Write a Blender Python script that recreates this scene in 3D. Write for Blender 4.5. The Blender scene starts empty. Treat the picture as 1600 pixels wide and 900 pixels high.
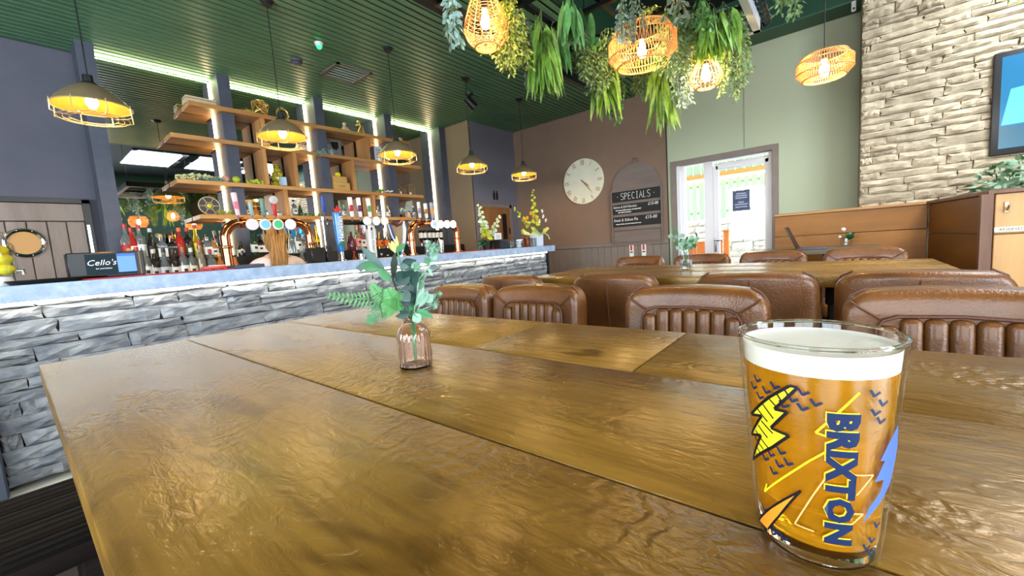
import bpy, bmesh, math, random
from mathutils import Vector, Matrix
SC = bpy.context.scene
COL = SC.collection
PI = math.pi
random.seed(7)

# ---------------------------------------------------------------- camera
CF, CP, CR, CY = 633.684, math.radians(-5.8417), math.radians(-3.9733), math.radians(39.1286)
EYE = Vector((0.0, 0.0, 1.0))
cam_f = Vector((math.cos(CY)*math.cos(CP), math.sin(CY)*math.cos(CP), math.sin(CP)))
_r = Vector((math.sin(CY), -math.cos(CY), 0)); _u = _r.cross(cam_f)
cam_r = math.cos(CR)*_r + math.sin(CR)*_u
cam_u = -math.sin(CR)*_r + math.cos(CR)*_u
cd = bpy.data.cameras.new('camera'); cam = bpy.data.objects.new('camera', cd); COL.objects.link(cam)
cd.sensor_width = 36; cd.lens = CF/1600*36; cd.clip_start = .02
cam.matrix_world = Matrix((( cam_r.x, cam_u.x, -cam_f.x, EYE.x), (cam_r.y, cam_u.y, -cam_f.y, EYE.y),
                           (cam_r.z, cam_u.z, -cam_f.z, EYE.z), (0, 0, 0, 1)))
SC.camera = cam

# ---------------------------------------------------------------- light, exposure
SC.view_settings.view_transform = 'Standard'; SC.view_settings.look = 'None'
SC.view_settings.exposure = 0.86; SC.view_settings.gamma = 1.0
try: SC.view_settings.use_curve_mapping = False
except Exception: pass
cy = SC.cycles
cy.use_denoising = True
cy.max_bounces = 10; cy.diffuse_bounces = 4; cy.glossy_bounces = 5; cy.transmission_bounces = 9; cy.transparent_max_bounces = 10
cy.caustics_reflective = False; cy.caustics_refractive = True; cy.blur_glossy = 1.0
cy.sample_clamp_indirect = 4.0; cy.sample_clamp_direct = 0
world = bpy.data.worlds.new('world'); SC.world = world; world.use_nodes = True
bg = world.node_tree.nodes['Background']; bg.inputs[0].default_value = (.86, .93, 1, 1); bg.inputs[1].default_value = 5.0

def area(name, loc, size, power, col, direction):
    l = bpy.data.lights.new(name, 'AREA'); l.shape = 'RECTANGLE'; l.size, l.size_y = size; l.energy = power; l.color = col
    o = bpy.data.objects.new(name, l); COL.objects.link(o); o.location = loc
    o.rotation_euler = Vector(direction).to_track_quat('-Z', 'Y').to_euler()
    return o
DAY = (.80, .91, 1)
for x, pw in ((-1.6, 78), (.9, 66)):
    area('window_daylight', (x, -3.9, 1.55), (1.7, 1.6), pw, DAY, (0, 1, -.05))
area('window_daylight', (-3.4, -1.6, 1.5), (2.2, 1.6), 45, DAY, (1, 0, -.05))
area('window_daylight', (-3.4, 1.6, 1.5), (2.2, 1.6), 66, DAY, (1, .1, -.05))
for x in (2.2, 3.3, 4.4):
    area('skylight_daylight', (x, -1.7, 3.36), (.8, 1.3), 34, DAY, (0, 0, -1))
# ---------------------------------------------------------------- helpers
def px_ray(x, y): return cam_f + (x-800)/CF*cam_r + (450-y)/CF*cam_u
def on_x(x, y, X): d = px_ray(x, y); return EYE + d*(X/d.x)
def on_y(x, y, Y): d = px_ray(x, y); return EYE + d*(Y/d.y)
def on_z(x, y, Z): d = px_ray(x, y); return EYE + d*((Z-EYE.z)/d.z)
def lin(c):
    return tuple((v/12.92 if v <= .04045 else ((v+.055)/1.055)**2.4) for v in (k/255 for k in c))

def mat(name, col, rough=.5, metal=0, var=0, vs=6, stretch=(1,1,1), bump=0, bs=60, bstretch=None, rnd=0, emit=0, ecol=None,
        coat=0, trans=0, ior=1.45, spec=.5, col2=None, sss=0, sheen=0, detail=4, twosided=0):
    m = bpy.data.materials.new(name); m.use_nodes = True
    nt = m.node_tree; N = nt.nodes; L = nt.links; b = N['Principled BSDF']
    c = lin(col) if max(col) > 1.5 else col
    b.inputs['Base Color'].default_value = (*c, 1); b.inputs['Roughness'].default_value = rough; b.inputs['Metallic'].default_value = metal
    b.inputs['Coat Weight'].default_value = coat; b.inputs['Coat Roughness'].default_value = .12
    b.inputs['Transmission Weight'].default_value = trans; b.inputs['IOR'].default_value = ior; b.inputs['Specular IOR Level'].default_value = spec
    b.inputs['Subsurface Weight'].default_value = sss; b.inputs['Sheen Weight'].default_value = sheen
    if sss: b.inputs['Subsurface Radius'].default_value = (.01, .006, .004)
    if emit:
        e = ecol or col; e = lin(e) if max(e) > 1.5 else e
        b.inputs['Emission Color'].default_value = (*e, 1); b.inputs['Emission Strength'].default_value = emit
    geo = None
    def pos(sc):
        nonlocal geo
        if geo is None: geo = N.new('ShaderNodeNewGeometry')
        mp = N.new('ShaderNodeMapping'); mp.inputs['Scale'].default_value = sc; L.new(geo.outputs['Position'], mp.inputs[0]); return mp.outputs[0]
    out = None
    if var or col2:
        nz = N.new('ShaderNodeTexNoise'); nz.inputs['Scale'].default_value = vs; nz.inputs['Detail'].default_value = detail; nz.inputs['Roughness'].default_value = .6
        L.new(pos(stretch), nz.inputs['Vector'])
        rp = N.new('ShaderNodeValToRGB'); rp.color_ramp.elements[0].position = .32; rp.color_ramp.elements[1].position = .68
        a = tuple(max(0, v*(1-var)) for v in c); d = (lin(col2) if max(col2) > 1.5 else col2) if col2 else tuple(min(1, v*(1+var)) for v in c)
        rp.color_ramp.elements[0].color = (*a, 1); rp.color_ramp.elements[1].color = (*d, 1)
        L.new(nz.outputs['Fac'], rp.inputs[0]); out = rp.outputs[0]
    if rnd:
        oi = N.new('ShaderNodeObjectInfo'); hs = N.new('ShaderNodeHueSaturation')
        mr = N.new('ShaderNodeMapRange'); mr.inputs[3].default_value = 1-rnd; mr.inputs[4].default_value = 1+rnd
        L.new(oi.outputs['Random'], mr.inputs[0]); L.new(mr.outputs[0], hs.inputs['Value'])
        if out: L.new(out, hs.inputs['Color'])
        else: hs.inputs['Color'].default_value = (*c, 1)
        out = hs.outputs[0]
    if out: L.new(out, b.inputs['Base Color'])
    if bump:
        nz = N.new('ShaderNodeTexNoise'); nz.inputs['Scale'].default_value = bs; nz.inputs['Detail'].default_value = 5
        L.new(pos(bstretch or stretch), nz.inputs['Vector'])
        bp = N.new('ShaderNodeBump'); bp.inputs['Strength'].default_value = bump; bp.inputs['Distance'].default_value = .01
        L.new(nz.outputs['Fac'], bp.inputs['Height']); L.new(bp.outputs[0], b.inputs['Normal'])
    return m

def wood(name, c1, c2, along='y', rough=.45, bump=.25, scale=9, coat=0, rnd=.08):
    s = {'x': (.12, 1, 1), 'y': (1, .12, 1), 'z': (1, 1, .12)}[along]
    return mat(name, c1, rough=rough, col2=c2, vs=scale, stretch=s, bump=bump, bs=70, coat=coat, rnd=rnd, detail=7)

def pane_glass(name, tint=(1, 1, 1), refl=.08):
    m = bpy.data.materials.new(name); m.use_nodes = True; nt = m.node_tree; N = nt.nodes; L = nt.links
    N.remove(N['Principled BSDF']); t = N.new('ShaderNodeBsdfTransparent'); t.inputs[0].default_value = (*tint, 1)
    g = N.new('ShaderNodeBsdfGlossy'); g.inputs['Roughness'].default_value = .02
    lw = N.new('ShaderNodeLayerWeight'); lw.inputs[0].default_value = .5; pw = N.new('ShaderNodeMath'); pw.operation = 'POWER'; pw.inputs[1].default_value = 4.5
    ma = N.new('ShaderNodeMath'); ma.operation = 'MULTIPLY_ADD'; ma.inputs[1].default_value = .8; ma.inputs[2].default_value = refl*.5; mx = N.new('ShaderNodeMixShader')
    L.new(lw.outputs['Facing'], pw.inputs[0]); L.new(pw.outputs[0], ma.inputs[0]); L.new(ma.outputs[0], mx.inputs[0]); L.new(t.outputs[0], mx.inputs[1]); L.new(g.outputs[0], mx.inputs[2]); L.new(mx.outputs[0], N['Material Output'].inputs[0])
    return m

class MB:
    def __init__(s): s.v = []; s.f = []; s.s = []
    def add(s, vs, fs, sm=False, M=None):
        o = len(s.v)
        s.v += [tuple(M @ Vector(p)) for p in vs] if M is not None else [tuple(p) for p in vs]
        s.f += [tuple(i+o for i in f) for f in fs]; s.s += [sm]*len(fs); return s
    def box(s, c, d, M=None, rz=0, sm=False):
        x, y, z = d[0]/2, d[1]/2, d[2]/2
        vs = [(-x,-y,-z),(x,-y,-z),(x,y,-z),(-x,y,-z),(-x,-y,z),(x,-y,z),(x,y,z),(-x,y,z)]
        T = Matrix.Translation(c) @ Matrix.Rotation(rz, 4, 'Z')
        if M is not None: T = M @ T
        return s.add(vs, [(0,3,2,1),(4,5,6,7),(0,1,5,4),(1,2,6,5),(2,3,7,6),(3,0,4,7)], sm, T)
    def bb(s, a, b, **k): return s.box([(a[i]+b[i])/2 for i in range(3)], [abs(b[i]-a[i]) for i in range(3)], **k)
    def rbox(s, c, d, r=.01, seg=2, M=None, cuts=None, fn=None, rz=0):
        bm = bmesh.new(); bmesh.ops.create_cube(bm, size=1)
        for v in bm.verts: v.co = Vector((v.co.x*d[0], v.co.y*d[1], v.co.z*d[2]))
        bmesh.ops.bevel(bm, geom=bm.edges[:], offset=min(r, min(d)*.49), segments=seg, profile=.5, affect='EDGES')
        for ax, n in (cuts or {}).items():
            for k in range(1, n):
                co = [0, 0, 0]; no = [0, 0, 0]; no[ax] = 1; co[ax] = -d[ax]/2 + d[ax]*k/n
                bmesh.ops.bisect_plane(bm, geom=bm.verts[:]+bm.edges[:]+bm.faces[:], plane_co=co, plane_no=no)
        if fn:
            for v in bm.verts: v.co = fn(v.co)
        bm.verts.index_update(); T = Matrix.Translation(c) @ Matrix.Rotation(rz, 4, 'Z')
        if M is not None: T = M @ T
        s.add([v.co[:] for v in bm.verts], [[v.index for v in f.verts] for f in bm.faces], True, T); bm.free(); return s
    def lathe(s, prof, n=24, c=(0,0,0), M=None, cap0=True, cap1=True, sx=1, sy=1, wob=None):
        vs = []; fs = []
        for r, z in prof:
            for k in range(n):
                a = 2*PI*k/n; q = r*(1+(wob(a, z) if wob else 0)); vs.append((q*math.cos(a)*sx, q*math.sin(a)*sy, z))
        for i in range(len(prof)-1):
            for k in range(n):
                k2 = (k+1) % n; fs.append((i*n+k, i*n+k2, (i+1)*n+k2, (i+1)*n+k))
        if cap0: fs.append(tuple(range(n))[::-1])
        if cap1: fs.append(tuple((len(prof)-1)*n+k for k in range(n)))
        T = Matrix.Translation(c); T = M @ T if M is not None else T
        return s.add(vs, fs, True, T)
    def tube(s, pts, r, n=8, closed=False, cap=True, M=None):
        pts = [Vector(p) for p in pts]; m = len(pts); rad = r if isinstance(r, (list, tuple)) else [r]*m
        vs = []; fs = []; up = None
        for i, p in enumerate(pts):
            a = pts[i-1] if (i or closed) else p; b = pts[(i+1) % m] if (i < m-1 or closed) else p
            t = (b-a).normalized()
            if up is None: up = t.orthogonal().normalized()
            else:
                up = up - t*up.dot(t); up = up.normalized() if up.length > 1e-6 else t.orthogonal().normalized()
            w = t.cross(up)
            for k in range(n):
                q = 2*PI*k/n; vs.append(p + (up*math.cos(q)+w*math.sin(q))*rad[i])
        for i in range(m if closed else m-1):
            j = (i+1) % m
            for k in range(n):
                k2 = (k+1) % n; fs.append((i*n+k, i*n+k2, j*n+k2, j*n+k))
        if cap and not closed: fs += [tuple(range(n))[::-1], tuple((m-1)*n+k for k in range(n))]
        return s.add(vs, fs, n > 4, M)
    def cyl(s, a, b, r, n=12, r2=None): return s.tube([a, b], [r, r if r2 is None else r2], n)
    def ring(s, c, R, r, n=32, m=6, M=None, sx=1, sy=1):
        return s.tube([(c[0]+R*sx*math.cos(2*PI*k/n), c[1]+R*sy*math.sin(2*PI*k/n), c[2]) for k in range(n)], r, m, closed=True, M=M)
    def prism(s, poly, z0, z1, M=None, sm=False):
        n = len(poly); vs = [(x, y, z0) for x, y in poly]+[(x, y, z1) for x, y in poly]
        fs = [tuple(range(n))[::-1], tuple(range(n, 2*n))]+[(k, (k+1) % n, n+(k+1) % n, n+k) for k in range(n)]
        return s.add(vs, fs, sm, M)
    def ball(s, c, r, n=10, m=7, sc=(1,1,1), M=None):
        vs = [(0, 0, -1)]; fs = []
        for i in range(1, m):
            a = -PI/2+PI*i/m
            for k in range(n): q = 2*PI*k/n; vs.append((math.cos(a)*math.cos(q), math.cos(a)*math.sin(q), math.sin(a)))
        vs.append((0, 0, 1)); t = len(vs)-1
        for k in range(n):
            k2 = (k+1) % n; fs.append((0, 1+k2, 1+k)); fs.append((t, 1+(m-2)*n+k, 1+(m-2)*n+k2))
            for i in range(m-2): fs.append((1+i*n+k, 1+i*n+k2, 1+(i+1)*n+k2, 1+(i+1)*n+k))
        T = Matrix.Translation(c) @ Matrix.Diagonal((r*sc[0], r*sc[1], r*sc[2], 1)); T = M @ T if M is not None else T
        return s.add(vs, fs, True, T)
    def leaf(s, p, d, L, W, droop=0, n=4, side=None, fold=.15, peak=.45):
        p = Vector(p); d = Vector(d).normalized()
        if side is None: side = d.cross(Vector((random.uniform(-1,1), random.uniform(-1,1), random.uniform(-.3,1))))
        side = Vector(side); side = side-d*side.dot(d); side = side.normalized() if side.length > 1e-5 else d.orthogonal().normalized()
        nr = d.cross(side); vs = []; fs = []
        for i in range(n+1):
            t = i/n; w = W/2*max(.02, math.sin(PI*min(1, t**(math.log(.5)/math.log(peak))))); q = p+d*L*t+Vector((0,0,-1))*droop*L*t*t
            vs += [q-side*w+nr*fold*w, q, q+side*w+nr*fold*w]
        for i in range(n): a = 3*i; fs += [(a, a+1, a+4, a+3), (a+1, a+2, a+5, a+4)]
        return s.add(vs, fs, True)
    def build(s, name, m, parent=None, loc=None, rot=None, auto=40, kind=None, link=True):
        me = bpy.data.meshes.new(name); me.from_pydata(s.v, [], s.f)
        me.polygons.foreach_set('use_smooth', s.s); me.update()
        bm = bmesh.new(); bm.from_mesh(me); bmesh.ops.recalc_face_normals(bm, faces=bm.faces[:]); bm.to_mesh(me); bm.free()
        if auto and any(s.s): me.set_sharp_from_angle(angle=math.radians(auto))
        if m: me.materials.append(m)
        o = bpy.data.objects.new(name, me); COL.objects.link(o)
        if parent: o.parent = parent
        if loc is not None: o.location = loc
        if rot is not None: o.rotation_euler = rot
        if kind: o['kind'] = kind
        return o

def thing(name, label, cat, loc=(0,0,0), rz=0, group=None, rot=None):
    o = bpy.data.objects.new(name, None); COL.objects.link(o); o.location = loc; o.rotation_euler = rot or (0, 0, rz); o.empty_display_size = .05
    o['label'] = label; o['category'] = cat
    if group: o['group'] = group
    return o
def tag(o, label, cat, group=None):
    o['label'] = label; o['category'] = cat
    if group: o['group'] = group
    return o
def struct(mb, name, m, parent=None, **k):
    o = mb.build(name, m, parent, **k)
    if not parent: o['kind'] = 'structure'
    return o
def copy_tree(o, parent=None):
    c = o.copy(); COL.objects.link(c)
    if parent: c.parent = parent
    for ch in list(o.children): copy_tree(ch, c)
    return c
def dup(o, name, label, loc, rz=None, group=None):
    c = copy_tree(o); c.location = loc; c.name = name
    if rz is not None: c.rotation_euler = (0, 0, rz)
    c['label'] = label
    if group: c['group'] = group
    return c
def place(o, name, m, parent, loc, scale=(1,1,1), rot=(0,0,0)):     # a piece sharing mesh data
    c = bpy.data.objects.new(name, o if isinstance(o, bpy.types.Mesh) else o.data); COL.objects.link(c); c.parent = parent
    c.location = loc; c.scale = scale; c.rotation_euler = rot
    return c
def text_mesh(body, size, extr=.0006, bold=0, shear=0, align='CENTER', spacing=1):
    cu = bpy.data.curves.new('lettering', 'FONT'); cu.body = body; cu.size = size; cu.extrude = extr; cu.offset = bold; cu.shear = shear
    cu.align_x = align; cu.align_y = 'CENTER'; cu.resolution_u = 2; cu.space_character = spacing
    o = bpy.data.objects.new('lettering', cu); COL.objects.link(o)
    dg = bpy.context.evaluated_depsgraph_get(); me = bpy.data.meshes.new_from_object(o.evaluated_get(dg))
    COL.objects.unlink(o); bpy.data.objects.remove(o); return me
def text(body, size, m, parent, M, **k):
    me = text_mesh(body, size, **k); me.transform(M); me.materials.clear(); me.materials.append(m)
    o = bpy.data.objects.new('lettering', me); COL.objects.link(o); o.parent = parent; return o
def frame_M(o, x, y):            # matrix whose local x,y map to given world directions
    x = Vector(x).normalized(); y = Vector(y); y = (y-x*y.dot(x)).normalized(); z = x.cross(y)
    return Matrix(((x.x, y.x, z.x, o[0]), (x.y, y.y, z.y, o[1]), (x.z, y.z, z.z, o[2]), (0, 0, 0, 1)))
# ---------------------------------------------------------------- materials
m_floor = wood('floor_wood', (58,46,38), (36,28,24), 'x', .5)
m_slat = mat('green_slat', (92,134,98), rough=.38, var=.12, vs=3)
m_ceil = mat('ceiling_black', (12,26,20), rough=.8)
m_green = mat('bulkhead_green', (24,62,44), rough=.5)
m_soffit = mat('soffit_green', (52,92,68), rough=.5)
m_dark = mat('charcoal_wall', (94,94,106), rough=.8, var=.06, vs=4, bump=.05, bs=180)
m_pillar = mat('slate_pillar', (78,82,96), rough=.62, var=.14, vs=7, bump=.1, bs=90)
m_brown = mat('taupe_wall', (132,108,91), rough=.85, var=.03, vs=5, bump=.05, bs=200)
m_taupe = mat('taupe_joinery', (126,114,104), rough=.55, var=.06, vs=10)
m_boxwall = mat('grey_wall', (108,106,116), rough=.85, var=.03, vs=5)
m_sage = mat('sage_wall', (176,184,156), rough=.7)
m_upvc = mat('white_frame', (226,222,224), rough=.35)
m_bstone = mat('bar_stone', (104,109,117), rough=.9, col2=(158,160,160), vs=9, stretch=(1,1,1.8), bump=.6, bs=30, rnd=.16)
m_wstone = mat('wall_stone', (150,135,112), rough=.9, col2=(192,176,150), vs=8, bump=.45, bs=34, rnd=.1)
m_mortar = mat('stone_backing', (70,70,72), rough=.95)
m_mortar2 = mat('stone_backing_warm', (150,134,112), rough=.95)
m_led = mat('led_warm', (255,255,255), emit=15, ecol=(1, .75, .38))
m_cove = mat('led_cove', (255,255,255), emit=42, ecol=(.85, 1, .42))
m_barled = mat('led_bar', (255,255,255), emit=9, ecol=(1, .92, .76))
m_oak = wood('oak', (212,158,92), (178,122,66), 'x', .42, .15)
m_oakz = wood('oak_upright', (216,158,90), (178,120,64), 'z', .42, .15)
m_black = mat('black', (16,16,17), rough=.4)
m_blackm = mat('black_metal', (20,20,22), rough=.35, metal=.6)
m_white = mat('white_paint', (232,230,226), rough=.5)
m_chrome = mat('chrome', (220,220,222), rough=.12, metal=1)
m_pane = pane_glass('window_pane')
m_cream = mat('cream', (236,232,214), rough=.5)

def wall(name, m, *boxes, parent=None):
    b = MB()
    for a, c in boxes: b.bb(a, c)
    return struct(b, name, m, parent)

XF, YB, H = 5.4, 4.85, 2.83
# floors and shell
wall('floor', m_floor, ((-3.6,-4.1,-.1), (5.6,3.42,0)))
wall('floor_bar', m_floor, ((-3.6,3.42,-.45), (5.6,6.2,-.35)), ((-3.6,3.40,-.4), (5.6,3.44,0)))
wall('wall_rear', m_dark, ((-3.7,-4.1,-.4), (-3.5,-2.8,3.5)), ((-3.7,-.4,-.4), (-3.5,.4,3.5)), ((-3.7,2.8,-.4), (-3.5,5.2,3.5)), ((-3.7,-2.8,2.4), (-3.5,2.8,3.5)), ((-3.7,-2.8,-.4), (-3.5,2.8,.6)))
rw = [((-3.7,-4.2,-.4), (5.6,-4,.7)), ((-3.7,-4.2,2.4), (5.6,-4,3.5))]
for a, c in ((-3.7,-2.5), (-.7,0), (1.8,5.6)): rw.append(((a,-4.2,.7), (c,-4,2.4)))
wall('wall_right', m_green, *rw)
for n, (a, b) in enumerate((((-2.5,-4.1,.7),(-.7,-4.05,2.4)), ((0,-4.1,.7),(1.8,-4.05,2.4)), ((-3.62,-2.8,.6),(-3.57,-.4,2.4)), ((-3.62,.4,.6),(-3.57,2.8,2.4)))):
    fr = MB(); ax = 0 if n < 2 else 1
    lo, hi = a[ax], b[ax]
    for p in (lo, (lo+hi)/2-.03, hi-.06):
        u, v = list(a), list(b); u[ax] = p; v[ax] = p+.06; fr.bb(u, v)
    for z in (a[2], b[2]-.06):
        u, v = list(a), list(b); u[2] = z; v[2] = z+.06; fr.bb(u, v)
    w = struct(fr, 'window_%d' % (n+1), m_upvc)
wall('wall_left', m_dark, ((-3.6,4.95,-.4), (.68,5.15,3)), ((.66,4.87,-.4), (5.6,5.15,3)))
wall('wall_far', m_brown, ((XF,1.715,-.4), (XF+.2,5.15,2.9)))
wall('wall_far_right', m_sage, ((XF,.527,1.91), (XF+.2,1.715,3.5)), ((XF,-4.1,-.1), (XF+.2,.527,3.5)), ((XF,1.665,0), (XF+.2,1.715,1.91)))
b = MB(); b.bb((XF-.004,.853,1.93), (XF,.857,3.0)); struct(b, 'trim_6', mat('sage_joint', (120,134,112), rough=.8))
b = MB(); b.bb((XF-.006,1.711,0), (XF,1.722,2.9)); struct(b, 'trim_7', m_black)
wall('wall_corner', m_boxwall, ((4.36,4.15,-.4), (XF,4.18,3)))
b = MB(); b.bb((4.355,4.15,-.4), (4.372,4.9,3)); struct(b, 'wall_corner_side', mat('led_lit_wall_tint', (150,126,100), rough=.85))  # warm LED light falling on this face is put into its lighter colour
# ceiling: slatted part over the bar, higher dark roof with skylights over the tables
cl = wall('ceiling', m_ceil, ((-3.6,1.72,H+.03), (5.6,5.2,H+.1)))
sl = None; y = 1.735; sb = MB(); sb.bb((-3.5,-.0225,-.016), (XF,.0225,-.006)); k = 0
while y+.05 < 4.95:
    if sl is None: sl = sb.build('slat', m_slat, cl, loc=(0, y+.0235, H+.016))
    else: place(sl, 'slat', m_slat, cl, (0, y+.0235, H+.016))
    y += .0683
wall('ceiling_high', m_ceil, ((-3.6,-4.1,3.4), (1.8,1.75,3.5)), ((4.8,-4.1,3.4), (5.6,1.75,3.5)), ((1.8,-4.1,3.4), (4.8,-2.5,3.5)), ((1.8,-.95,3.4), (4.8,1.75,3.5)))
for n, x in enumerate((1.8, 2.8, 3.8)):
    f = MB()
    f.bb((x,-2.5,3.38), (x+.09,-.95,3.5)); f.bb((x+.91,-2.5,3.38), (x+1,-.95,3.5)); f.bb((x,-2.5,3.38), (x+1,-2.42,3.5)); f.bb((x,-1.03,3.38), (x+1,-.95,3.5)); f.bb((x,-1.75,3.38), (x+1,-1.7,3.5))
    w = struct(f, 'window_%d' % (n+5), m_blackm); p = MB(); p.bb((x,-2.5,3.46), (x+1,-.95,3.47)); p.build('pane', m_pane, w)
wall('trim_8', m_green, ((-3.6,1.68,H), (XF,1.72,3.45)))
wall('trim_9', m_green, ((5.12,-4.1,3.012), (XF,1.70,3.45)))
wall('trim_10', m_soffit, ((5.115,-4.1,3.0), (XF,1.70,3.012)))
# wainscot of upright boards on the taupe wall
ws = wall('baseboard_far', m_taupe, ((XF-.012,1.72,0), (XF,4.15,.90)))
wb = MB(); wb.rbox((0,0,0), (.012,.096,.90), .004, 1); w0 = None
for i in range(24):
    yy = 1.775+i*.1
    if w0 is None: w0 = wb.build('board', m_taupe, ws, loc=(XF-.018, yy, .45))
    else: place(w0, 'board', m_taupe, ws, (XF-.018, yy, .45))
cap = MB(); cap.rbox((XF-.02,2.93,.925), (.04,2.42,.05), .006, 1); cap.build('cap_rail', m_taupe, ws)

# pillars with LED strips in front of the mirror
mm = mat('mirror_glass', (205,205,205), rough=.015, metal=1)
b = MB(); b.bb((.66,YB,.85), (4.24,YB+.012,H)); mir = b.build('bar_mirror', mm); tag(mir, 'large mirror filling the wall behind the wooden bar shelves', 'mirror')
for n, x in enumerate((.54, 1.468, 2.388, 3.303, 4.24)):
    p = MB(); w = .105 if n < 4 else .115; y0 = 4.63
    p.bb((x,y0,-.3), (x+w,YB-.001,H))
    o = struct(p, 'trim_%d' % (n+1), m_pillar)
    if n == 0: continue
    l = MB(); l.rbox((x-.007,YB-.014,1.93), (.012,.02,1.74), .004, 1); l.build('led_strip', m_led, o)
l = MB()
for a, c in ((.66,1.46), (1.58,2.38), (2.5,3.295), (3.41,4.23)): l.bb((a,YB-.034,H-.020), (c,YB-.027,H-.015))
struct(l, 'trim_11', m_cove)
# toilet door in the grey wall
d = MB(); d.bb((4.42,4.125,-.35), (4.47,4.15,1.66)); d.bb((5.15,4.125,-.35), (5.2,4.15,1.66)); d.bb((4.42,4.125,1.61), (5.2,4.15,1.66))
dr = struct(d, 'door_2', m_taupe); p = MB(); p.bb((4.47,4.135,-.35), (5.15,4.149,1.61)); p.build('door_leaf', wood('brown_door', (150,104,62), (120,80,46), 'z', .4, .1), dr)
p = MB(); p.bb((4.96,4.13,.9), (5.06,4.1345,1.52)); p.build('vision_panel', m_black, dr)
p = MB(); p.bb((5.115,4.13,1.2), (5.14,4.1345,1.3)); p.build('push_plate', m_blackm, dr)
s = thing('toilet_sign', 'two small black figure symbols on the grey wall above a brown door', 'sign', (4.85,4.148,1.8))
for dx in (-.035, .035):
    p = MB(); p.ball((dx,-.004,.06), .014, 8, 6, (1,.25,1)); p.prism([(-.018,-.07),(.018,-.07),(.022,.0),(.014,.045),(-.014,.045),(-.022,0)], 0, .006, M=frame_M((dx,-.0005,0), (1,0,0), (0,0,1))); p.build('figure', m_black, s)
# oak door with porthole, left wall
m_gdoor = wood('grey_oak_door', (150,134,124), (124,108,98), 'z', .5, .2)
f = MB(); f.bb((-.55,4.90,-.35), (-.5,4.95,1.63)); f.bb((.455,4.90,-.35), (.50,4.95,1.63)); f.bb((-.55,4.90,1.6), (.50,4.95,1.64))
dr = struct(f, 'door_1', m_black)
x0 = -.5
for i in range(9):
    w = .955/9
    p = MB(); p.rbox((x0+w*(i+.5),4.925,.55), (w-.004,.03,1.8), .004, 1); p.build('board', m_gdoor, dr)
p = MB(); p.rbox((-.022,4.922,1.525), (.955,.036,.14), .004, 1); p.build('top_rail', m_gdoor, dr)
p = MB(); p.bb((.462,4.885,1.18), (.478,4.90,1.42)); p.build('door_closer', m_chrome, dr)
My = frame_M((.112,4.905,1.285), (1,0,0), (0,0,1))
p = MB(); p.ring((0,0,0), .1, .016, 40, 8, M=My); 
for k in range(8): p.ball((.1*math.cos(k*PI/4+.3), .1*math.sin(k*PI/4+.3), .015), .005, 6, 4, M=My)
p.build('porthole_ring', m_chrome, dr)
p = MB(); p.lathe([(.095,-.012),(.095,-.004)], 40, M=My); p.build('porthole_pane', mat('pane_room_reflection', (170,128,78), rough=.3, spec=.1, emit=.18, ecol=(206,160,100)), dr)  # warm room's reflection put into the pane as amber colour and faint glow

# sage wall door with outside beyond
KX = 5.5
def fy(v): return v*KX/XF
def fz(v): return 1+(v-1)*KX/XF
f = MB(); f.bb((XF-.015,1.614,0), (XF+.2,1.675,1.917)); f.bb((XF-.015,.527,0), (XF+.2,.588,1.912)); f.bb((XF-.015,.588,1.855), (XF+.2,1.614,1.915))
dr = struct(f, 'door_3', m_taupe)
f = MB(); zt = fz(1.83)
f.bb((KX-.03,fy(1.54),0), (KX+.04,fy(1.50),zt)); f.bb((KX-.03,fy(1.28),0), (KX+.04,fy(1.185),zt)); f.bb((KX-.03,.6,0), (KX+.04,.632,zt)); f.bb((KX-.035,.6,zt), (KX+.045,fy(1.54),zt+.045)); f.bb((KX-.029,fy(1.50),0), (KX+.039,fy(1.28),.12))
f.bb((KX-.088,fy(1.541),0), (KX+.1,fy(1.582),zt+.045))
f.build('white_door_frame', m_upvc, dr)
f = MB(); f.rbox((KX,fy(1.153),.9), (.06,.066,1.78), .006, 1); f.rbox((KX,fy(.622),.9), (.06,.068,1.78), .006, 1); f.rbox((KX,.9,fz(1.765)), (.06,.55,.075), .006, 1); f.bb((KX-.028,.66,.02), (KX+.028,1.14,.16))
f.build('door_sash', m_upvc, dr)
p = MB(); p.bb((KX-.004,fy(1.28),.1), (KX+.004,fy(1.5),zt-.02)); p.build('side_pane', m_pane, dr)
p = MB(); p.bb((KX-.004,fy(.65),.15), (KX+.004,fy(1.125),fz(1.735))); p.build('door_pane', m_pane, dr)
p = MB(); p.rbox((KX-.036,fy(1.165),.845), (.012,.03,.17), .005, 1); p.cyl((KX-.04,fy(1.165),.90), (KX-.07,fy(1.165),.90), .008); p.cyl((KX-.066,fy(1.17),.90), (KX-.066,fy(1.075),.898), .008); p.build('lever_handle', m_chrome, dr)
# notice on the door glass
n_ = thing('notice', 'dark blue framed notice fixed to the glass of the white door', 'poster', (KX-.008, fy(.89), fz(1.345)))
p = MB(); p.bb((-.004,-.09,-.118), (0,.09,.118)); p.build('frame', mat('navy_frame', (40,56,88), rough=.4), n_)
p = MB(); p.bb((-.006,-.08,-.108), (-.004,.08,.108)); p.build('sheet', mat('navy_sheet', (84,92,118), rough=.5, col2=(44,54,90), vs=24), n_)
p = MB()
for k, (a, w) in enumerate(((.08,.10),(.055,.12),(.03,.12),(-.02,.06),(-.045,.13),(-.075,.12))): p.bb((-.0075,-w/2,a-.006), (-.006,w/2,a+.006))
p.build('lettering', mat('pale_print', (170,180,200), rough=.6), n_)
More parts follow.
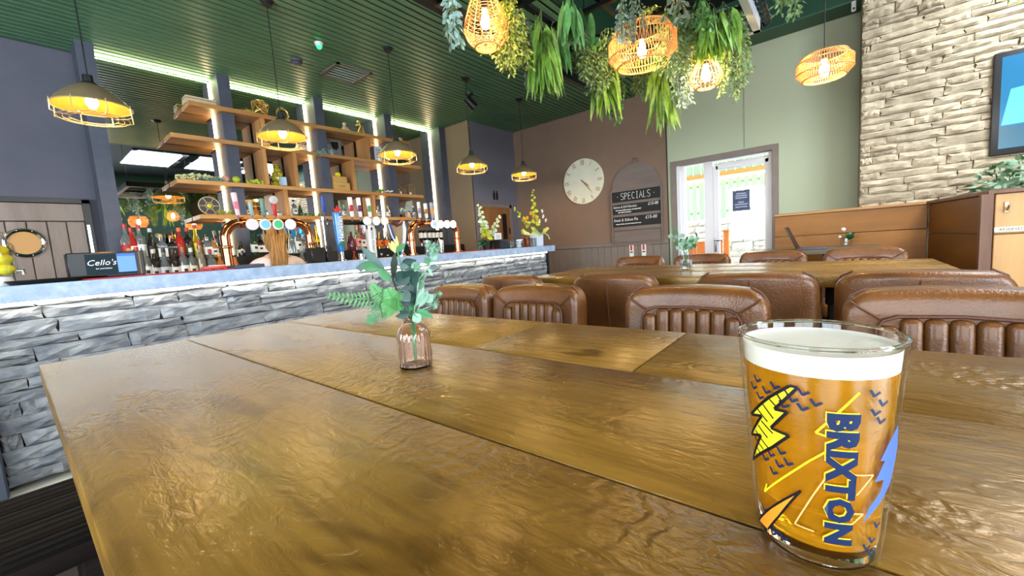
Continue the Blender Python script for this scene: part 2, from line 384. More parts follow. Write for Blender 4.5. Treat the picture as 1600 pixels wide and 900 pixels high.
# ---------------------------------------------------------------- stones
def rough_block(seed, nx=6, nz=3):
    rr = random.Random(seed); vs = []; fs = []
    for j in range(nz+1):
        for i in range(nx+1):
            e = i in (0, nx) or j in (0, nz)
            x = i/nx-.5+(0 if not e else rr.uniform(-.03, .03)); z = j/nz-.5+(rr.uniform(-.07, .07) if e else rr.uniform(-.09, .09))
            x = max(-.51, min(.51, x)); z = max(-.52, min(.52, z))
            vs.append((x, -.5+(rr.uniform(.25, .5) if e else rr.uniform(.02, .28)), z))
    o = len(vs)
    for j in range(nz):
        for i in range(nx): a = j*(nx+1)+i; fs.append((a, a+1, a+nx+2, a+nx+1))
    ring = [i for i in range(nx+1)]+[j*(nx+1)+nx for j in range(1, nz+1)]+[nz*(nx+1)+i for i in range(nx-1, -1, -1)]+[j*(nx+1) for j in range(nz-1, 0, -1)]
    for i in ring: vs.append((vs[i][0], .5, vs[i][2]))
    n = len(ring)
    for k in range(n): k2 = (k+1) % n; fs.append((ring[k], ring[k2], o+k2, o+k)[::-1])
    b = MB(); b.add(vs, fs, False); return b
def stone_set(m, n, tag_):
    out = []
    for k in range(n):
        o = rough_block(100*tag_+k).build('stone', m, auto=0); out.append(o.data); bpy.data.objects.remove(o)
    return out
def courses(meshes, parent, m, u0, u1, z0, z1, put, hmin, hmax, lmin, lmax, seed, skip=None):
    rr = random.Random(seed); z = z0; cnt = 0
    while z < z1-.01:
        h = min(rr.uniform(hmin, hmax), z1-z)
        if z1-z-h < hmin*.5: h = z1-z
        u = u0-rr.uniform(0, lmin)
        while u < u1:
            l = rr.uniform(lmin, lmax)*(1 if h > (hmin+hmax)/2 else 1.15)
            a, c = max(u, u0), min(u+l, u1)
            if u1-c < lmin*.4: c = u1; u = u1
            if c-a > .03 and not (skip and skip((a+c)/2, z+h/2)):
                parts = [(z, h)] if (h < (hmin+hmax)*.56 or rr.random() < .6) else [(z, h*.45), (z+h*.45, h*.55)]
                for zz, hh in parts: put(rr.choice(meshes), (a+c)/2, zz+hh/2, c-a-.003, hh-.003, rr); cnt += 1
            u += l
        z += h
    return cnt
bar_meshes = stone_set(m_bstone, 12, 1); wall_meshes = stone_set(m_wstone, 12, 2)

# stone feature wall on the right
sw = wall('wall_stone', m_mortar2, ((5.0,-4.1,-.1), (XF,-.135,3.0)))
def put(me, u, z, l, h, rr):
    place(me, 'stone', None, sw, (4.985-rr.uniform(0,.012), u, z), (l, .05, h), (0, 0, -PI/2))
n1 = courses(wall_meshes, sw, m_wstone, -1.75, -.137, .95, 3.0, put, .052, .09, .13, .36, 5)

# outside, seen through the glazed door
m_ost = mat('outdoor_stone', (214,212,204), rough=.9, var=.1, vs=10, rnd=.08)
out_meshes = stone_set(m_ost, 6, 3)
ow = thing('outdoor_wall', 'pale rubble stone wall outside the glazed door', 'wall', (8.2,1.6,-.1))
p = MB(); p.bb((.1,-2,0), (.4,2.6,1.25)); p.build('backing', mat('outdoor_mortar', (186,184,176), rough=.95), ow)
def put(me, u, z, l, h, rr): place(me, 'stone', None, ow, (.07, u, z), (l, .12, h), (0, 0, -PI/2))
courses(out_meshes, ow, m_ost, -1.2, 1.6, .5, 1.3, put, .1, .17, .16, .36, 9)
fn = thing('slatted_fence', 'pale green upright slat fence above the outdoor stone wall', 'fence', (8.4,1.6,1.25))
m_pg = mat('pale_green', (176,206,180), rough=.6)
p0 = None
for i in range(22):
    if p0 is None: q = MB(); q.bb((-.015,-.045,0), (.015,.045,.72)); p0 = q.build('slat', m_pg, fn, loc=(0,-1.3+i*.125,0))
    else: place(p0, 'slat', m_pg, fn, (0,-1.3+i*.125,0))
p = MB(); p.bb((.015,-1.4,.1), (.04,1.5,.16)); p.bb((.015,-1.4,.6), (.04,1.5,.66)); p.build('rail', m_pg, fn)
can = thing('veranda_roof', 'white veranda roof with green boards and orange beam outside the door', 'roof', (7.2,1.6,2.0))
p = MB(); p.bb((1.0,-2,.0), (1.08,2.6,.07)); p.build('beam', mat('orange_beam', (226,160,84), rough=.6), can)
p = MB(); p.bb((-1.55,-2,.48), (1.3,2.6,.52)); p.build('roof_sheet', m_white, can)
p0 = None
for i in range(26):
    if p0 is None: q = MB(); q.bb((0,-.065,0), (.02,.065,.42)); p0 = q.build('board', m_pg, can, loc=(1.03,-1.9+i*.14,.07))
    else: place(p0, 'board', m_pg, can, (1.03,-1.9+i*.14,.07))
for yy in (-2, 2.5):
    p = MB(); p.bb((.98,yy,-2.1), (1.08,yy+.1,0)); p.build('post', m_white, can)
wall('ground', mat('paving', (200,198,190), rough=.9), ((5.6,-2.5,-.2), (9.5,5.5,-.1)))
ob = thing('outdoor_bench', 'orange wooden bench outside behind the side pane', 'bench', (6.9,1.66,-.1))
m_or = wood('orange_wood', (224,136,62), (196,110,44), 'z', .5)
for i in range(5):
    p = MB(); p.rbox((0,-.2+i*.125,.72), (.03,.115,.5), .005, 1); p.build('slat', m_or, ob)
p = MB(); p.rbox((-.2,.05,.45), (.4,.62,.04), .005, 1); p.build('seat', m_or, ob)
for a in ((-.36,-.22), (-.36,.3), (0,-.22), (0,.3)):
    p = MB(); p.bb((a[0]-.02,a[1]-.02,0), (a[0]+.02,a[1]+.02,.43)); p.build('leg', m_or, ob)
pp = thing('orange_post', 'upright orange timber post outside just right of the door handle', 'post', (6.9,1.345,-.1))
p = MB(); p.rbox((0,0,.55), (.05,.075,1.1), .006, 1); p.build('shaft', m_or, pp)
p = MB(); p.rbox((0,0,1.11), (.07,.095,.02), .005, 1); p.build('cap', m_or, pp)
um = thing('folded_parasol', 'folded blue parasol lying against the outdoor stone wall', 'parasol', (7.4,1.05,-.1), rot=(.0,.0,.3))
p = MB(); p.lathe([(.03,.0),(.18,.15),(.2,.5),(.14,.8),(.03,1.0)], 12, wob=lambda a, z: .18*math.cos(6*a), M=Matrix.Rotation(.5, 4, 'X')); p.build('canopy', mat('blue_cloth', (70,130,200), rough=.8), um)
p = MB(); p.cyl((0,0,0), (0,-.55,1.05), .015); p.build('pole', m_white, um)
# ---------------------------------------------------------------- bar counter
ZB = .979
bar = thing('bar_counter', 'long bar counter with pale blue grey top and lit stone front', 'counter', (0,0,0))
m_slab = mat('blue_slab', (150,172,204), rough=.35, var=.14, vs=22, col2=(176,194,220), detail=8)
p = MB(); p.rbox((1.68,3.125,.942), (5.36,.65,.074), .004, 1); p.build('counter_top', m_slab, bar)
p = MB(); p.bb((-1.0,2.93,.07), (4.28,3.3,.905)); p.build('carcass', m_mortar, bar)
p = MB(); p.bb((-1.0,2.84,.0), (4.28,3.3,.045)); p.build('plinth', m_cream, bar)
p = MB(); p.rbox((-.19,2.89,.475), (.15,.1,.86), .006, 1); p.build('end_post', m_pillar, bar)
p = MB(); p.bb((-.9,2.845,.892), (4.24,2.865,.903)); p.build('led_strip', m_barled, bar)
p = MB(); p.bb((4.28,2.86,0), (4.295,3.3,.9)); p.build('end_panel', m_black, bar)
def put(me, u, z, l, h, rr): place(me, 'stone', None, bar, (u, 2.905-rr.uniform(0,.016), z), (l, .06, h))
n2 = courses(bar_meshes, bar, m_bstone, -.115, 4.28, .075, .9, put, .044, .082, .13, .42, 3)
print('stones', n1, n2)
# back bar
bb_ = thing('back_counter', 'dark back bar counter with raised bottle step under the mirror', 'counter', (0,0,0))
p = MB(); p.bb((.66,4.12,-.35), (4.3,4.62,.90)); p.build('cabinet', mat('back_cabinet', (44,46,54), rough=.5), bb_)
p = MB(); p.bb((.66,4.36,.90), (4.3,4.62,1.085)); p.build('bottle_step', m_black, bb_)

# ---------------------------------------------------------------- shelves
SY0, SY1 = 4.58, 4.842
shelves = [(1.208,3.64,2.511,'top'), (1.041,3.80,2.203,'second'), (1.035,3.80,1.803,'third'), (1.172,3.64,1.492,'lowest')]
for x0, x1, z, w in shelves:
    s = thing('wooden_shelf', '%s long oak shelf in front of the bar mirror' % {'top':'topmost','second':'second from top','third':'third from top','lowest':'lowest'}[w], 'shelf', (0,0,0), group='oak shelves behind the bar')
    p = MB(); p.rbox(((x0+x1)/2,4.604,z-.02), (x1-x0,.048,.04), .003, 1); p.build('front_board', m_oak, s)
    xs = [x0]+[q for k in (1.468, 2.388, 3.303) for q in (k-.016, k+.107)]+[x1]
    for i in range(0, len(xs), 2):
        p = MB(); p.rbox(((xs[i]+xs[i+1])/2,4.735,z-.02), (xs[i+1]-xs[i]-.002,.212,.04), .003, 1); p.build('board', m_oak, s)
for x, z0, z1, lab in ((1.81,2.203,2.471,'left upright under the top shelf'), (2.995,2.203,2.471,'right upright under the top shelf'), (1.785,1.803,2.163,'left upright between second and third shelves'),
                  (2.085,1.803,2.163,'middle upright between second and third shelves'), (2.765,1.803,2.163,'right upright between second and third shelves'), (1.95,1.492,1.763,'left upright above the lowest shelf'), (3.0,1.492,1.763,'right upright above the lowest shelf')):
    p = MB(); p.rbox((0,0,(z1-z0)/2), (.04,.24,z1-z0-.002), .003, 1); o = p.build('shelf_upright', m_oakz, loc=(x,4.705,z0+.001)); tag(o, 'oak board standing as the '+lab, 'upright', 'oak uprights between the shelves')
# ---------------------------------------------------------------- tables
def table_wood(name, dark=1.0):
    m = bpy.data.materials.new(name); m.use_nodes = True; nt = m.node_tree; N = nt.nodes; L = nt.links; b = N['Principled BSDF']
    g = N.new('ShaderNodeNewGeometry')
    oi = N.new('ShaderNodeObjectInfo'); ad = N.new('ShaderNodeVectorMath'); ad.operation = 'ADD'
    cx = N.new('ShaderNodeCombineXYZ'); mu = N.new('ShaderNodeMath'); mu.operation = 'MULTIPLY'; mu.inputs[1].default_value = 3
    L.new(oi.outputs['Random'], mu.inputs[0]); L.new(mu.outputs[0], cx.inputs[1]); L.new(g.outputs['Position'], ad.inputs[0]); L.new(cx.outputs[0], ad.inputs[1])
    def mp(s):
        q = N.new('ShaderNodeMapping'); q.inputs['Scale'].default_value = s; L.new(ad.outputs[0], q.inputs[0]); return q.outputs[0]
    def noise(s, sc, det=5, dist=0):
        q = N.new('ShaderNodeTexNoise'); q.inputs['Scale'].default_value = sc; q.inputs['Detail'].default_value = det; q.inputs['Distortion'].default_value = dist; L.new(mp(s), q.inputs['Vector']); return q.outputs['Fac']
    big = noise((1, .45, 1), 3.2, 5, .6); grain = noise((1, .07, 1), 95, 4, .3)
    r = N.new('ShaderNodeValToRGB'); e = r.color_ramp.elements; e[0].position = .30; e[0].color = (.17*dark, .080*dark, .012*dark, 1); e[1].position = .74; e[1].color = (.36*dark, .195*dark, .032*dark, 1)
    L.new(big, r.inputs[0])
    mx = N.new('ShaderNodeMix'); mx.data_type = 'RGBA'; mx.blend_type = 'MULTIPLY'; mx.inputs[0].default_value = .45
    r2 = N.new('ShaderNodeValToRGB'); r2.color_ramp.elements[0].position = .30; r2.color_ramp.elements[0].color = (.35, .3, .25, 1); r2.color_ramp.elements[1].position = .56
    L.new(grain, r2.inputs[0]); L.new(r.outputs[0], mx.inputs[6]); L.new(r2.outputs[0], mx.inputs[7])
    # knots and dark figure
    kn = noise((1, .5, 1), 5.5, 3, 1.6); r3 = N.new('ShaderNodeValToRGB'); r3.color_ramp.elements[0].position = .30; r3.color_ramp.elements[0].color = (.32, .27, .24, 1); r3.color_ramp.elements[1].position = .40
    mx2 = N.new('ShaderNodeMix'); mx2.data_type = 'RGBA'; mx2.blend_type = 'MULTIPLY'; mx2.inputs[0].default_value = .8
    L.new(kn, r3.inputs[0]); L.new(mx.outputs[2], mx2.inputs[6]); L.new(r3.outputs[0], mx2.inputs[7]); L.new(mx2.outputs[2], b.inputs['Base Color'])
    rr = N.new('ShaderNodeMapRange'); rr.inputs[3].default_value = .19; rr.inputs[4].default_value = .34; L.new(big, rr.inputs[0]); L.new(rr.outputs[0], b.inputs['Roughness'])
    b.inputs['Coat Weight'].default_value = .0; b.inputs['Coat Roughness'].default_value = .2; b.inputs['Coat Tint'].default_value = (1, .86, .6, 1); b.inputs['Specular IOR Level'].default_value = .5; b.inputs['Specular Tint'].default_value = (1, .86, .60, 1)
    # hewn ripples
    w = N.new('ShaderNodeTexWave'); w.wave_type = 'BANDS'; w.bands_direction = 'Y'; w.inputs['Scale'].default_value = 21; w.inputs['Distortion'].default_value = 11; w.inputs['Detail'].default_value = 5; w.inputs['Detail Scale'].default_value = 2.2
    L.new(mp((.9, .55, 1)), w.inputs['Vector'])
    msk = N.new('ShaderNodeValToRGB'); msk.color_ramp.elements[0].position = .52; msk.color_ramp.elements[1].position = .62
    L.new(noise((1, .6, 1), 4.5, 3, .8), msk.inputs[0])
    m1 = N.new('ShaderNodeMath'); m1.operation = 'MULTIPLY'; L.new(w.outputs['Fac'], m1.inputs[0]); L.new(msk.outputs[0], m1.inputs[1])
    m2 = N.new('ShaderNodeMath'); m2.operation = 'MULTIPLY_ADD'; L.new(grain, m2.inputs[0]); m2.inputs[1].default_value = .5; L.new(m1.outputs[0], m2.inputs[2])
    ch = noise((1, .4, 1), 70, 4, 1.2); m3 = N.new('ShaderNodeMath'); m3.operation = 'MULTIPLY_ADD'; L.new(ch, m3.inputs[0]); m3.inputs[1].default_value = .9; L.new(m2.outputs[0], m3.inputs[2])
    bp = N.new('ShaderNodeBump'); bp.inputs['Strength'].default_value = .4; bp.inputs['Distance'].default_value = .0045; L.new(m3.outputs[0], bp.inputs['Height']); L.new(bp.outputs[0], b.inputs['Normal'])
    return m
m_table = table_wood('hewn_table_wood'); m_table2 = table_wood('far_table_wood', .92)
m_dkwood = wood('dark_wood', (34,22,18), (20,14,12), 'x', .7, .3, 14); m_dkwood.node_tree.nodes['Principled BSDF'].inputs['Specular IOR Level'].default_value = .2

TZ = .775
t1 = thing('dining_table', 'big golden brown rustic plank table in the foreground carrying the beer', 'table', (0,0,0))
def planks(t, m, xs, y0, y1, splits={}):
    for i in range(len(xs)-1):
        ys = [y0]+splits.get(i, [])+[y1]
        for j in range(len(ys)-1):
            p = MB(); p.rbox(((xs[i]+xs[i+1])/2,(ys[j]+ys[j+1])/2,TZ-.024), (xs[i+1]-xs[i]-.0022,ys[j+1]-ys[j]-.0014,.048), .0035, 2)
            p.build('plank', m, t)
planks(t1, m_table, [.020,.333,.643,.963], -.78, 1.645, {2: [.272, .66]})
for yy in (1.15, -.35):
    p = MB(); p.rbox((.49,yy,.675), (.72,.1,.09), .006, 1); p.build('cross_beam', m_dkwood, t1)
    for xx in (.24, .74):
        p = MB(); p.rbox((xx,yy,.315), (.09,.09,.63), .006, 1); p.build('leg', m_dkwood, t1)
p = MB(); p.rbox((.49,.4,.2), (.07,1.5,.08), .006, 1); p.build('stretcher', m_dkwood, t1)
t2 = thing('dining_table', 'second long brown plank table between two rows of leather chairs', 'table', (0,0,0))
planks(t2, m_table2, [2.22,2.55,2.87,3.19], -.40, 1.70, {})
for i, yy in enumerate((1.3, 0)):
    p = MB(); p.rbox((2.70,yy,.675), (.7,.1,.09), .006, 1); p.build('cross_beam', m_dkwood, t2)
    for xx in (2.62, 2.95):
        p = MB(); p.rbox((xx,yy,.315), (.09,.09,.63), .006, 1); p.build('leg', m_dkwood, t2)
t3 = thing('dining_table', 'small wooden table against the wooden bench back under the stone wall', 'table', (0,0,0))
m_t3 = wood('grey_brown_wood', (120,108,88), (92,80,62), 'y', .4)
for i in range(3):
    p = MB(); p.rbox((4.36+i*.2,.15,TZ+.0), (.197,.86,.04), .004, 1); p.build('plank', m_t3, t3)
p = MB(); p.rbox((4.56,.08,.04), (.4,.5,.03), .006, 1); p.cyl((4.56,.08,.05), (4.56,.08,.755), .04); p.build('pedestal', m_blackm, t3)

# dark bench at the near left corner
bn = thing('dark_bench', 'dark stained wooden bench at the left corner of the big table', 'bench', (0,0,0))
for i in range(4):
    p = MB(); p.rbox((-.42,1.265+i*.108,.43), (1.2,.105,.045), .007, 2)
    for g in range(3): p.bb((-1.01,1.232+i*.108+g*.03,.4525), (.17,1.2365+i*.108+g*.03,.4545))
    p.build('plank', m_dkwood, bn)
for xx in (-.9, .05):
    p = MB(); p.rbox((xx,1.43,.2), (.06,.34,.40), .006, 1); p.build('leg', m_dkwood, bn)

# ---------------------------------------------------------------- leather chairs
m_lea = mat('tan_leather', (88,52,23), rough=.34, col2=(120,75,33), vs=6, bump=.25, bs=150, coat=.18, detail=6)
m_lea2 = mat('leather_piping', (92,50,28), rough=.45, bump=.2, bs=150)
def bow(amt): return lambda v: Vector((v.x+amt*(v.y/.23)**2, v.y, v.z))
def make_chair():
    t = thing('leather_chair', '', 'chair')
    W = .46
    # back shell: rounded top corners in the y-z plane, bowed in plan
    def shape(v):
        z = v.z+.17; k = max(0, (z-.26)/.08)
        q = Vector((v.x, v.y*(1-.03*k*k), v.z-.012*(v.y/.23)**2*(1 if v.z > 0 else 0)))
        return Vector((q.x+.035*(v.y/.23)**2-.10*(v.z), q.y, q.z))
    p = MB()
    # rounded slab from outline
    n = 10; out = []
    r = .055; hw = W/2; z0, z1 = -.20, .185
    for (cx_, cz_, a0) in ((hw-r, z1-r, 0), (-hw+r, z1-r, PI/2)):
        for k in range(7): a = a0+PI/2*k/6; out.append((cx_+r*math.cos(a), cz_+r*math.sin(a)))
    out += [(-hw, 0.0), (-hw, z0), (hw, z0), (hw, 0.0)]
    bm = bmesh.new(); f = bm.faces.new([bm.verts.new((-.055, y, z)) for y, z in out])
    e = bmesh.ops.extrude_face_region(bm, geom=[f]); bmesh.ops.translate(bm, verts=[v for v in e['geom'] if isinstance(v, bmesh.types.BMVert)], vec=(.11, 0, 0))
    bmesh.ops.recalc_face_normals(bm, faces=bm.faces[:])
    ed = [q for q in bm.edges if abs(q.verts[0].co.x-q.verts[1].co.x) < 1e-5]
    bmesh.ops.bevel(bm, geom=ed, offset=.026, segments=3, profile=.5, affect='EDGES')
    for k in range(1, 10):
        co = -hw+W*k/10; bmesh.ops.bisect_plane(bm, geom=bm.verts[:]+bm.edges[:]+bm.faces[:], plane_co=(0,co,0), plane_no=(0,1,0))
    for co in (-.1, -.02, .06, .12): bmesh.ops.bisect_plane(bm, geom=bm.verts[:]+bm.edges[:]+bm.faces[:], plane_co=(0,0,co), plane_no=(0,0,1))
    for v in bm.verts:
        puff = .010*math.cos(PI*v.co.y/W)*(1 if v.co.x < 0 else .6)
        v.co.x += math.copysign(puff, v.co.x) if abs(v.co.z) < .2 else 0
        v.co = shape(v.co)
    bm.verts.index_update(); p.add([v.co[:] for v in bm.verts], [[v.index for v in f.verts] for f in bm.faces], True); bm.free()
    T0 = Vector((-.255, 0, .635))
    b = p.build('backrest', m_lea, t, loc=T0, auto=50)
    # front: framed panel of upright channels; chair front is +x
    nch = 7; cw = .315/nch; fx = .062
    for i in range(nch):
        y = -.1575+cw*(i+.5); top = .112-(.02 if i in (0, nch-1) else 0)
        h = top+.19
        q = MB(); q.rbox((0,0,0), (.034,cw*1.0,h), .015, 3, cuts={2: 3})
        c = q.build('channel', m_lea, b, loc=(fx+.035*(y/.23)**2-.10*((top-.19)/2), y, (top-.19)/2), rot=(0, math.atan(-.10), 0))
    arc = [(-.158,-.19),(-.160,.03),(-.158,.08),(-.145,.104),(-.115,.115),(0,.119),(.115,.115),(.145,.104),(.158,.08),(.160,.03),(.158,-.19)]
    sv = lambda y, z, o: (o+.035*(y/.23)**2-.10*z, y, z)
    q = MB(); q.tube([sv(y, z, .068) for y, z in arc], .0045, 6); q.build('piping', m_lea2, b)
    for s in (-1, 1): q = MB(); q.tube([sv(s*y, z, .0705) for y, z in ((.150,.108),(.172,.124),(.196,.142),(.212,.156))], .0028, 5); q.build('corner_seam', m_lea2, b)
    for s in (-1, 1): q = MB(); q.tube([sv(s*(hw-.003), z, .012) for z in (-.19, -.05, .06, .12)]+[sv(s*(hw-.020), .163, .012), sv(s*(hw-.055), .183, .012)], .0035, 5); q.build('side_seam', m_lea2, b)
    q = MB(); q.tube([sv(0, z, -.0645) for z in (-.19, -.05, .06, .13, .155)], .004, 6); q.build('back_seam', m_lea2, b)
    q = MB(); q.rbox((0,0,0), (.44,.46,.11), .035, 3, cuts={0: 3, 1: 3}); q.build('seat', m_lea, t, loc=(-.02, 0, .42))
    l = MB(); l.tube([(0,0,.37),(0,0,0)], [.016,.011], 8); l0 = None
    for x, y in ((.16,.19),(.16,-.19),(-.2,.19),(-.2,-.19)):
        if l0 is None: l0 = l.build('leg', m_blackm, t, loc=(x,y,0))
        else: place(l0, 'leg', m_blackm, t, (x,y,0))
    return t
ch0 = make_chair()
chairs = [ # x, y, rz, label
 (1.235,1.555,PI-.10,'tan leather chair of the foreground table half hidden behind the ribbed vase of leaves'),
 (1.235,1.055,PI,'tan leather chair with ribbed front, next right of the one behind the leaf vase'),
 (1.235,.395,PI,'tan leather chair with ribbed front, between the leaf vase and the beer glass'),
 (1.235,-.235,PI,'large ribbed tan leather chair seen directly behind the beer glass'),
 (2.25,1.645,0,'brown leather chair back nearest the lit stone bar front'),
 (2.25,.935,0,'brown leather chair back left of the straight glass vase on the second table'),
 (2.25,.29,0,'brown leather chair back with centre seam right of the glass vase on the second table'),
 (2.25,-.215,0,'rightmost brown leather chair back at the second table, above the beer glass'),
 (3.61,1.51,PI,'tan leather chair by the taupe boarded wall under the two small white signs'),
 (3.61,.95,PI,'tan leather chair in front of the left side pane of the white glazed door'),
 (3.61,.42,PI,'tan leather chair in front of the right part of the white glazed door'),
 (3.61,-.135,PI,'tan leather chair in front of the wooden bench back and the small flower glass')]
for i, (x, y, rz, lab) in enumerate(chairs):
    if i == 0: ch0.location = (x,y,0); ch0.rotation_euler = (0,0,rz); ch0['label'] = lab; ch0['group'] = 'leather chairs around the tables'
    else: dup(ch0, 'leather_chair', lab, (x,y,0), rz, 'leather chairs around the tables')

# ---------------------------------------------------------------- wooden bench back, partition, stone side
m_pan = wood('panel_oak', (160,104,34), (124,78,24), 'y', .5, .12, 7)
m_panx = wood('panel_oak_side', (146,94,36), (110,70,26), 'x', .5, .12, 7)
m_trim = wood('brown_trim', (126,92,74), (100,70,54), 'z', .45)
m_panf = wood('panel_pale_oak', (202,160,104), (172,128,78), 'z', .38, .1, 5)
bk = thing('bench_back', 'tall oak board bench back along the far wall below the stone', 'bench', (0,0,0))
for k, (z0, z1) in enumerate(((.10,.50), (.503,.905), (.909,1.112))):
    p = MB(); p.rbox((4.965,-.03,(z0+z1)/2), (.03,1.10,z1-z0), .004, 1); p.build('board', m_pan, bk)
p = MB(); p.rbox((4.972,-.03,1.125), (.06,1.10,.026), .004, 1); p.build('cap_rail', wood('cap_wood', (190,142,84), (160,112,60), 'y', .4), bk)
p = MB(); p.rbox((4.88,.1,.43), (.15,.78,.06), .01, 2); p.build('seat', m_pan, bk)
pt = thing('wooden_partition', 'oak partition with planter top at right edge, coat hook and small sign on it', 'partition', (0,0,0))
A, Bq = Vector((4.95,-.585)), Vector((3.8,-.70))
dv = Bq-A; ang = math.atan2(dv.y, dv.x); mid = (A+Bq)/2; L_ = dv.length
for z0, z1 in ((.0,.45), (.453,.868), (.872,1.112)):
    p = MB(); fl = .10*(1.112-(z0+z1)/2)
    p.rbox((mid.x,mid.y-.02,(z0+z1)/2), (L_,.035,z1-z0), .004, 1, rz=ang); p.build('board', m_panx, pt)
for z0, z1 in ((.0,.45), (.453,.868), (.872,1.112)):
    p = MB(); p.rbox((3.80,-1.33,(z0+z1)/2), (.035,1.2,z1-z0), .004, 1); p.build('end_board', m_panf, pt)
p = MB(); p.prism([(-.03,-.02),(.03,-.03),(.03,.03),(-.03,.03)], 0, 1.115, M=Matrix.Translation((3.79,-.70,0))); p.build('corner_post', m_trim, pt)
p = MB(); p.rbox((mid.x,mid.y-.02,1.125), (L_+.03,.07,.026), .004, 1, rz=ang); p.build('cap_rail', m_trim, pt)
p = MB(); p.rbox((3.80,-1.32,1.125), (.07,1.25,.026), .004, 1); p.build('end_cap_rail', m_trim, pt)
p = MB(); p.rbox((4.35,-1.15,1.05), (.8,.55,.02), .004, 1); p.build('planter_tray', m_black, pt)
hk = thing('coat_hook', 'small pale coat hook on the end of the oak partition', 'hook', (3.782,-.775,1.03))
p = MB(); p.rbox((-.004,0,0), (.008,.022,.065), .003, 1); p.build('plate', mat('brass_pale', (206,176,126), rough=.3, metal=.7), hk)
p = MB(); p.tube([(-.006,0,-.005),(-.03,0,-.02),(-.042,0,-.008),(-.044,0,.012)], .005, 8); p.build('hook', m_chrome, hk)
sg = thing('nameplate', 'narrow cream plate with dark letters below the coat hook', 'sign', (3.782,-.83,.897))
p = MB(); p.rbox((-.003,0,0), (.006,.2,.03), .002, 1); p.build('plate', m_cream, sg)
text('RESERVED AREA', .022, m_black, sg, frame_M((-.0066,0,0), (0,-1,0), (0,0,1)), extr=.0004)

# television
tv = thing('television', 'wall mounted flat television with blue picture on the stone wall', 'television', (4.945,-1.56,1.825))
p = MB(); p.rbox((0,0,0), (.035,1.30,.765), .006, 2); p.build('casing', m_black, tv)
p = MB(); p.bb((-.0195,-.61,-.335), (-.0175,.61,.345)); p.build('screen', mat('screen_blue', (30,92,128), rough=.2, emit=.3, ecol=(26,96,130)), tv)
p = MB(); MV = frame_M((-.0197,0,0), (0,-1,0), (0,0,1))
p.prism([(-.60,-.16),(-.56,.10),(-.40,.12),(-.47,-.16)], 0, .0008, M=MV)
p.prism([(-.36,-.02),(-.32,.10),(-.22,.11),(-.18,-.1),(-.3,-.1)], 0, .0008, M=MV); p.build('picture_shape', mat('screen_pale', (80,190,225), rough=.2, emit=.35, ecol=(80,195,230)), tv)
p = MB(); p.bb((-.0199,-.61,-.33), (-.0194,.61,-.17)); p.build('picture_band', mat('screen_dark', (44,84,102), rough=.2, emit=.35, ecol=(44,84,102)), tv)
p = MB(); p.bb((.0175,-.2,-.2), (.05,.2,.2)); p.build('wall_bracket', m_blackm, tv)
# ---------------------------------------------------------------- beer glass with print
GX, GY, GH, R0, R1 = .3456, .0121, .151, .0367, .0476
def gr(z): return R0+(R1-R0)*z/GH
m_glass = mat('clear_glass', (1,1,1), rough=.0, trans=1, ior=1.45)
m_beer = mat('amber_beer', (.96,.47,.015), rough=.02, trans=.74, ior=1.33, emit=0, col2=None)
m_foam = mat('beer_foam', (250,246,232), rough=.85, sss=.3, bump=.15, bs=220)
beer = thing('beer_glass', 'straight pint glass of amber beer with white foam and blue printed lettering', 'glass', (GX,GY,TZ))
p = MB()
out = [(R0-.004,0),(R0-.0008,.0015),(R0,.005)]+[(gr(z), z) for z in (.02,.05,.08,.11,.14,.149)]+[(R1-.0006,.1508),(R1-.0018,.1508),(R1-.0026,.149)]
inn = [(gr(z)-.0026, z) for z in (.14,.11,.08,.05,.02,.014)]+[(R0-.008,.0105),(.001,.0095)]
p.lathe(out+inn, 96, cap0=True, cap1=True); p.build('glass_shell', pane_glass('pint_glass', (.985,.99,.985)), beer)
p = MB(); p.lathe([(R0-.005,.0006),(R0-.0025,.003),(R0-.003,.0085),(.001,.0085)], 64); p.build('thick_base', m_glass, beer)
p = MB(); p.lathe([(.001,.0098),(R0-.0082,.0108)]+[(gr(z)-.0028, z) for z in (.0145,.02,.05,.08,.11,.1315)], 96); p.build('beer', m_beer, beer)
p = MB(); p.lathe([(gr(.1317)-.0028,.1317),(gr(.14)-.0028,.140),(gr(.146)-.0029,.1455),(R1*.90,.1448),(R1*.8,.1437),(R1*.5,.1433),(.001,.1435)], 96, cap0=True); p.build('foam', m_foam, beer)
p = MB(); p.ring((0,0,GH-.0005), R1-.0013, .0014, 96, 8); p.build('glass_rim', m_glass, beer)
# print: shapes in unrolled (angle, height) coordinates, angle 0 faces -x
def wrap(bm, off):
    # cut into narrow strips so that it follows the cone, then bend
    xs = [v.co.x for v in bm.verts]
    a = min(xs)
    while a < max(xs):
        bmesh.ops.bisect_plane(bm, geom=bm.verts[:]+bm.edges[:]+bm.faces[:], plane_co=(a,0,0), plane_no=(1,0,0)); a += .09
    for v in bm.verts:
        th = v.co.x+PI; z = v.co.y; r = gr(z)+off; v.co = Vector((r*math.cos(th), r*math.sin(th), z))
def decal(polys, name, m, off=.00025):
    bm = bmesh.new()
    for pl in polys:
        try: bm.faces.new([bm.verts.new((a, z, 0)) for a, z in pl])
        except ValueError: pass
    bmesh.ops.triangulate(bm, faces=bm.faces[:]); wrap(bm, off)
    me = bpy.data.meshes.new(name); bm.to_mesh(me); bm.free(); me.materials.append(m)
    o = bpy.data.objects.new(name, me); COL.objects.link(o); o.parent = beer; return o
AS = .041
def line(a, b, w):
    d = Vector(((b[0]-a[0])*AS, b[1]-a[1])); d.normalize(); n = Vector((-d.y, d.x))*w/2
    return [(a[0]+n.x/AS, a[1]+n.y), (b[0]+n.x/AS, b[1]+n.y), (b[0]-n.x/AS, b[1]-n.y), (a[0]-n.x/AS, a[1]-n.y)]
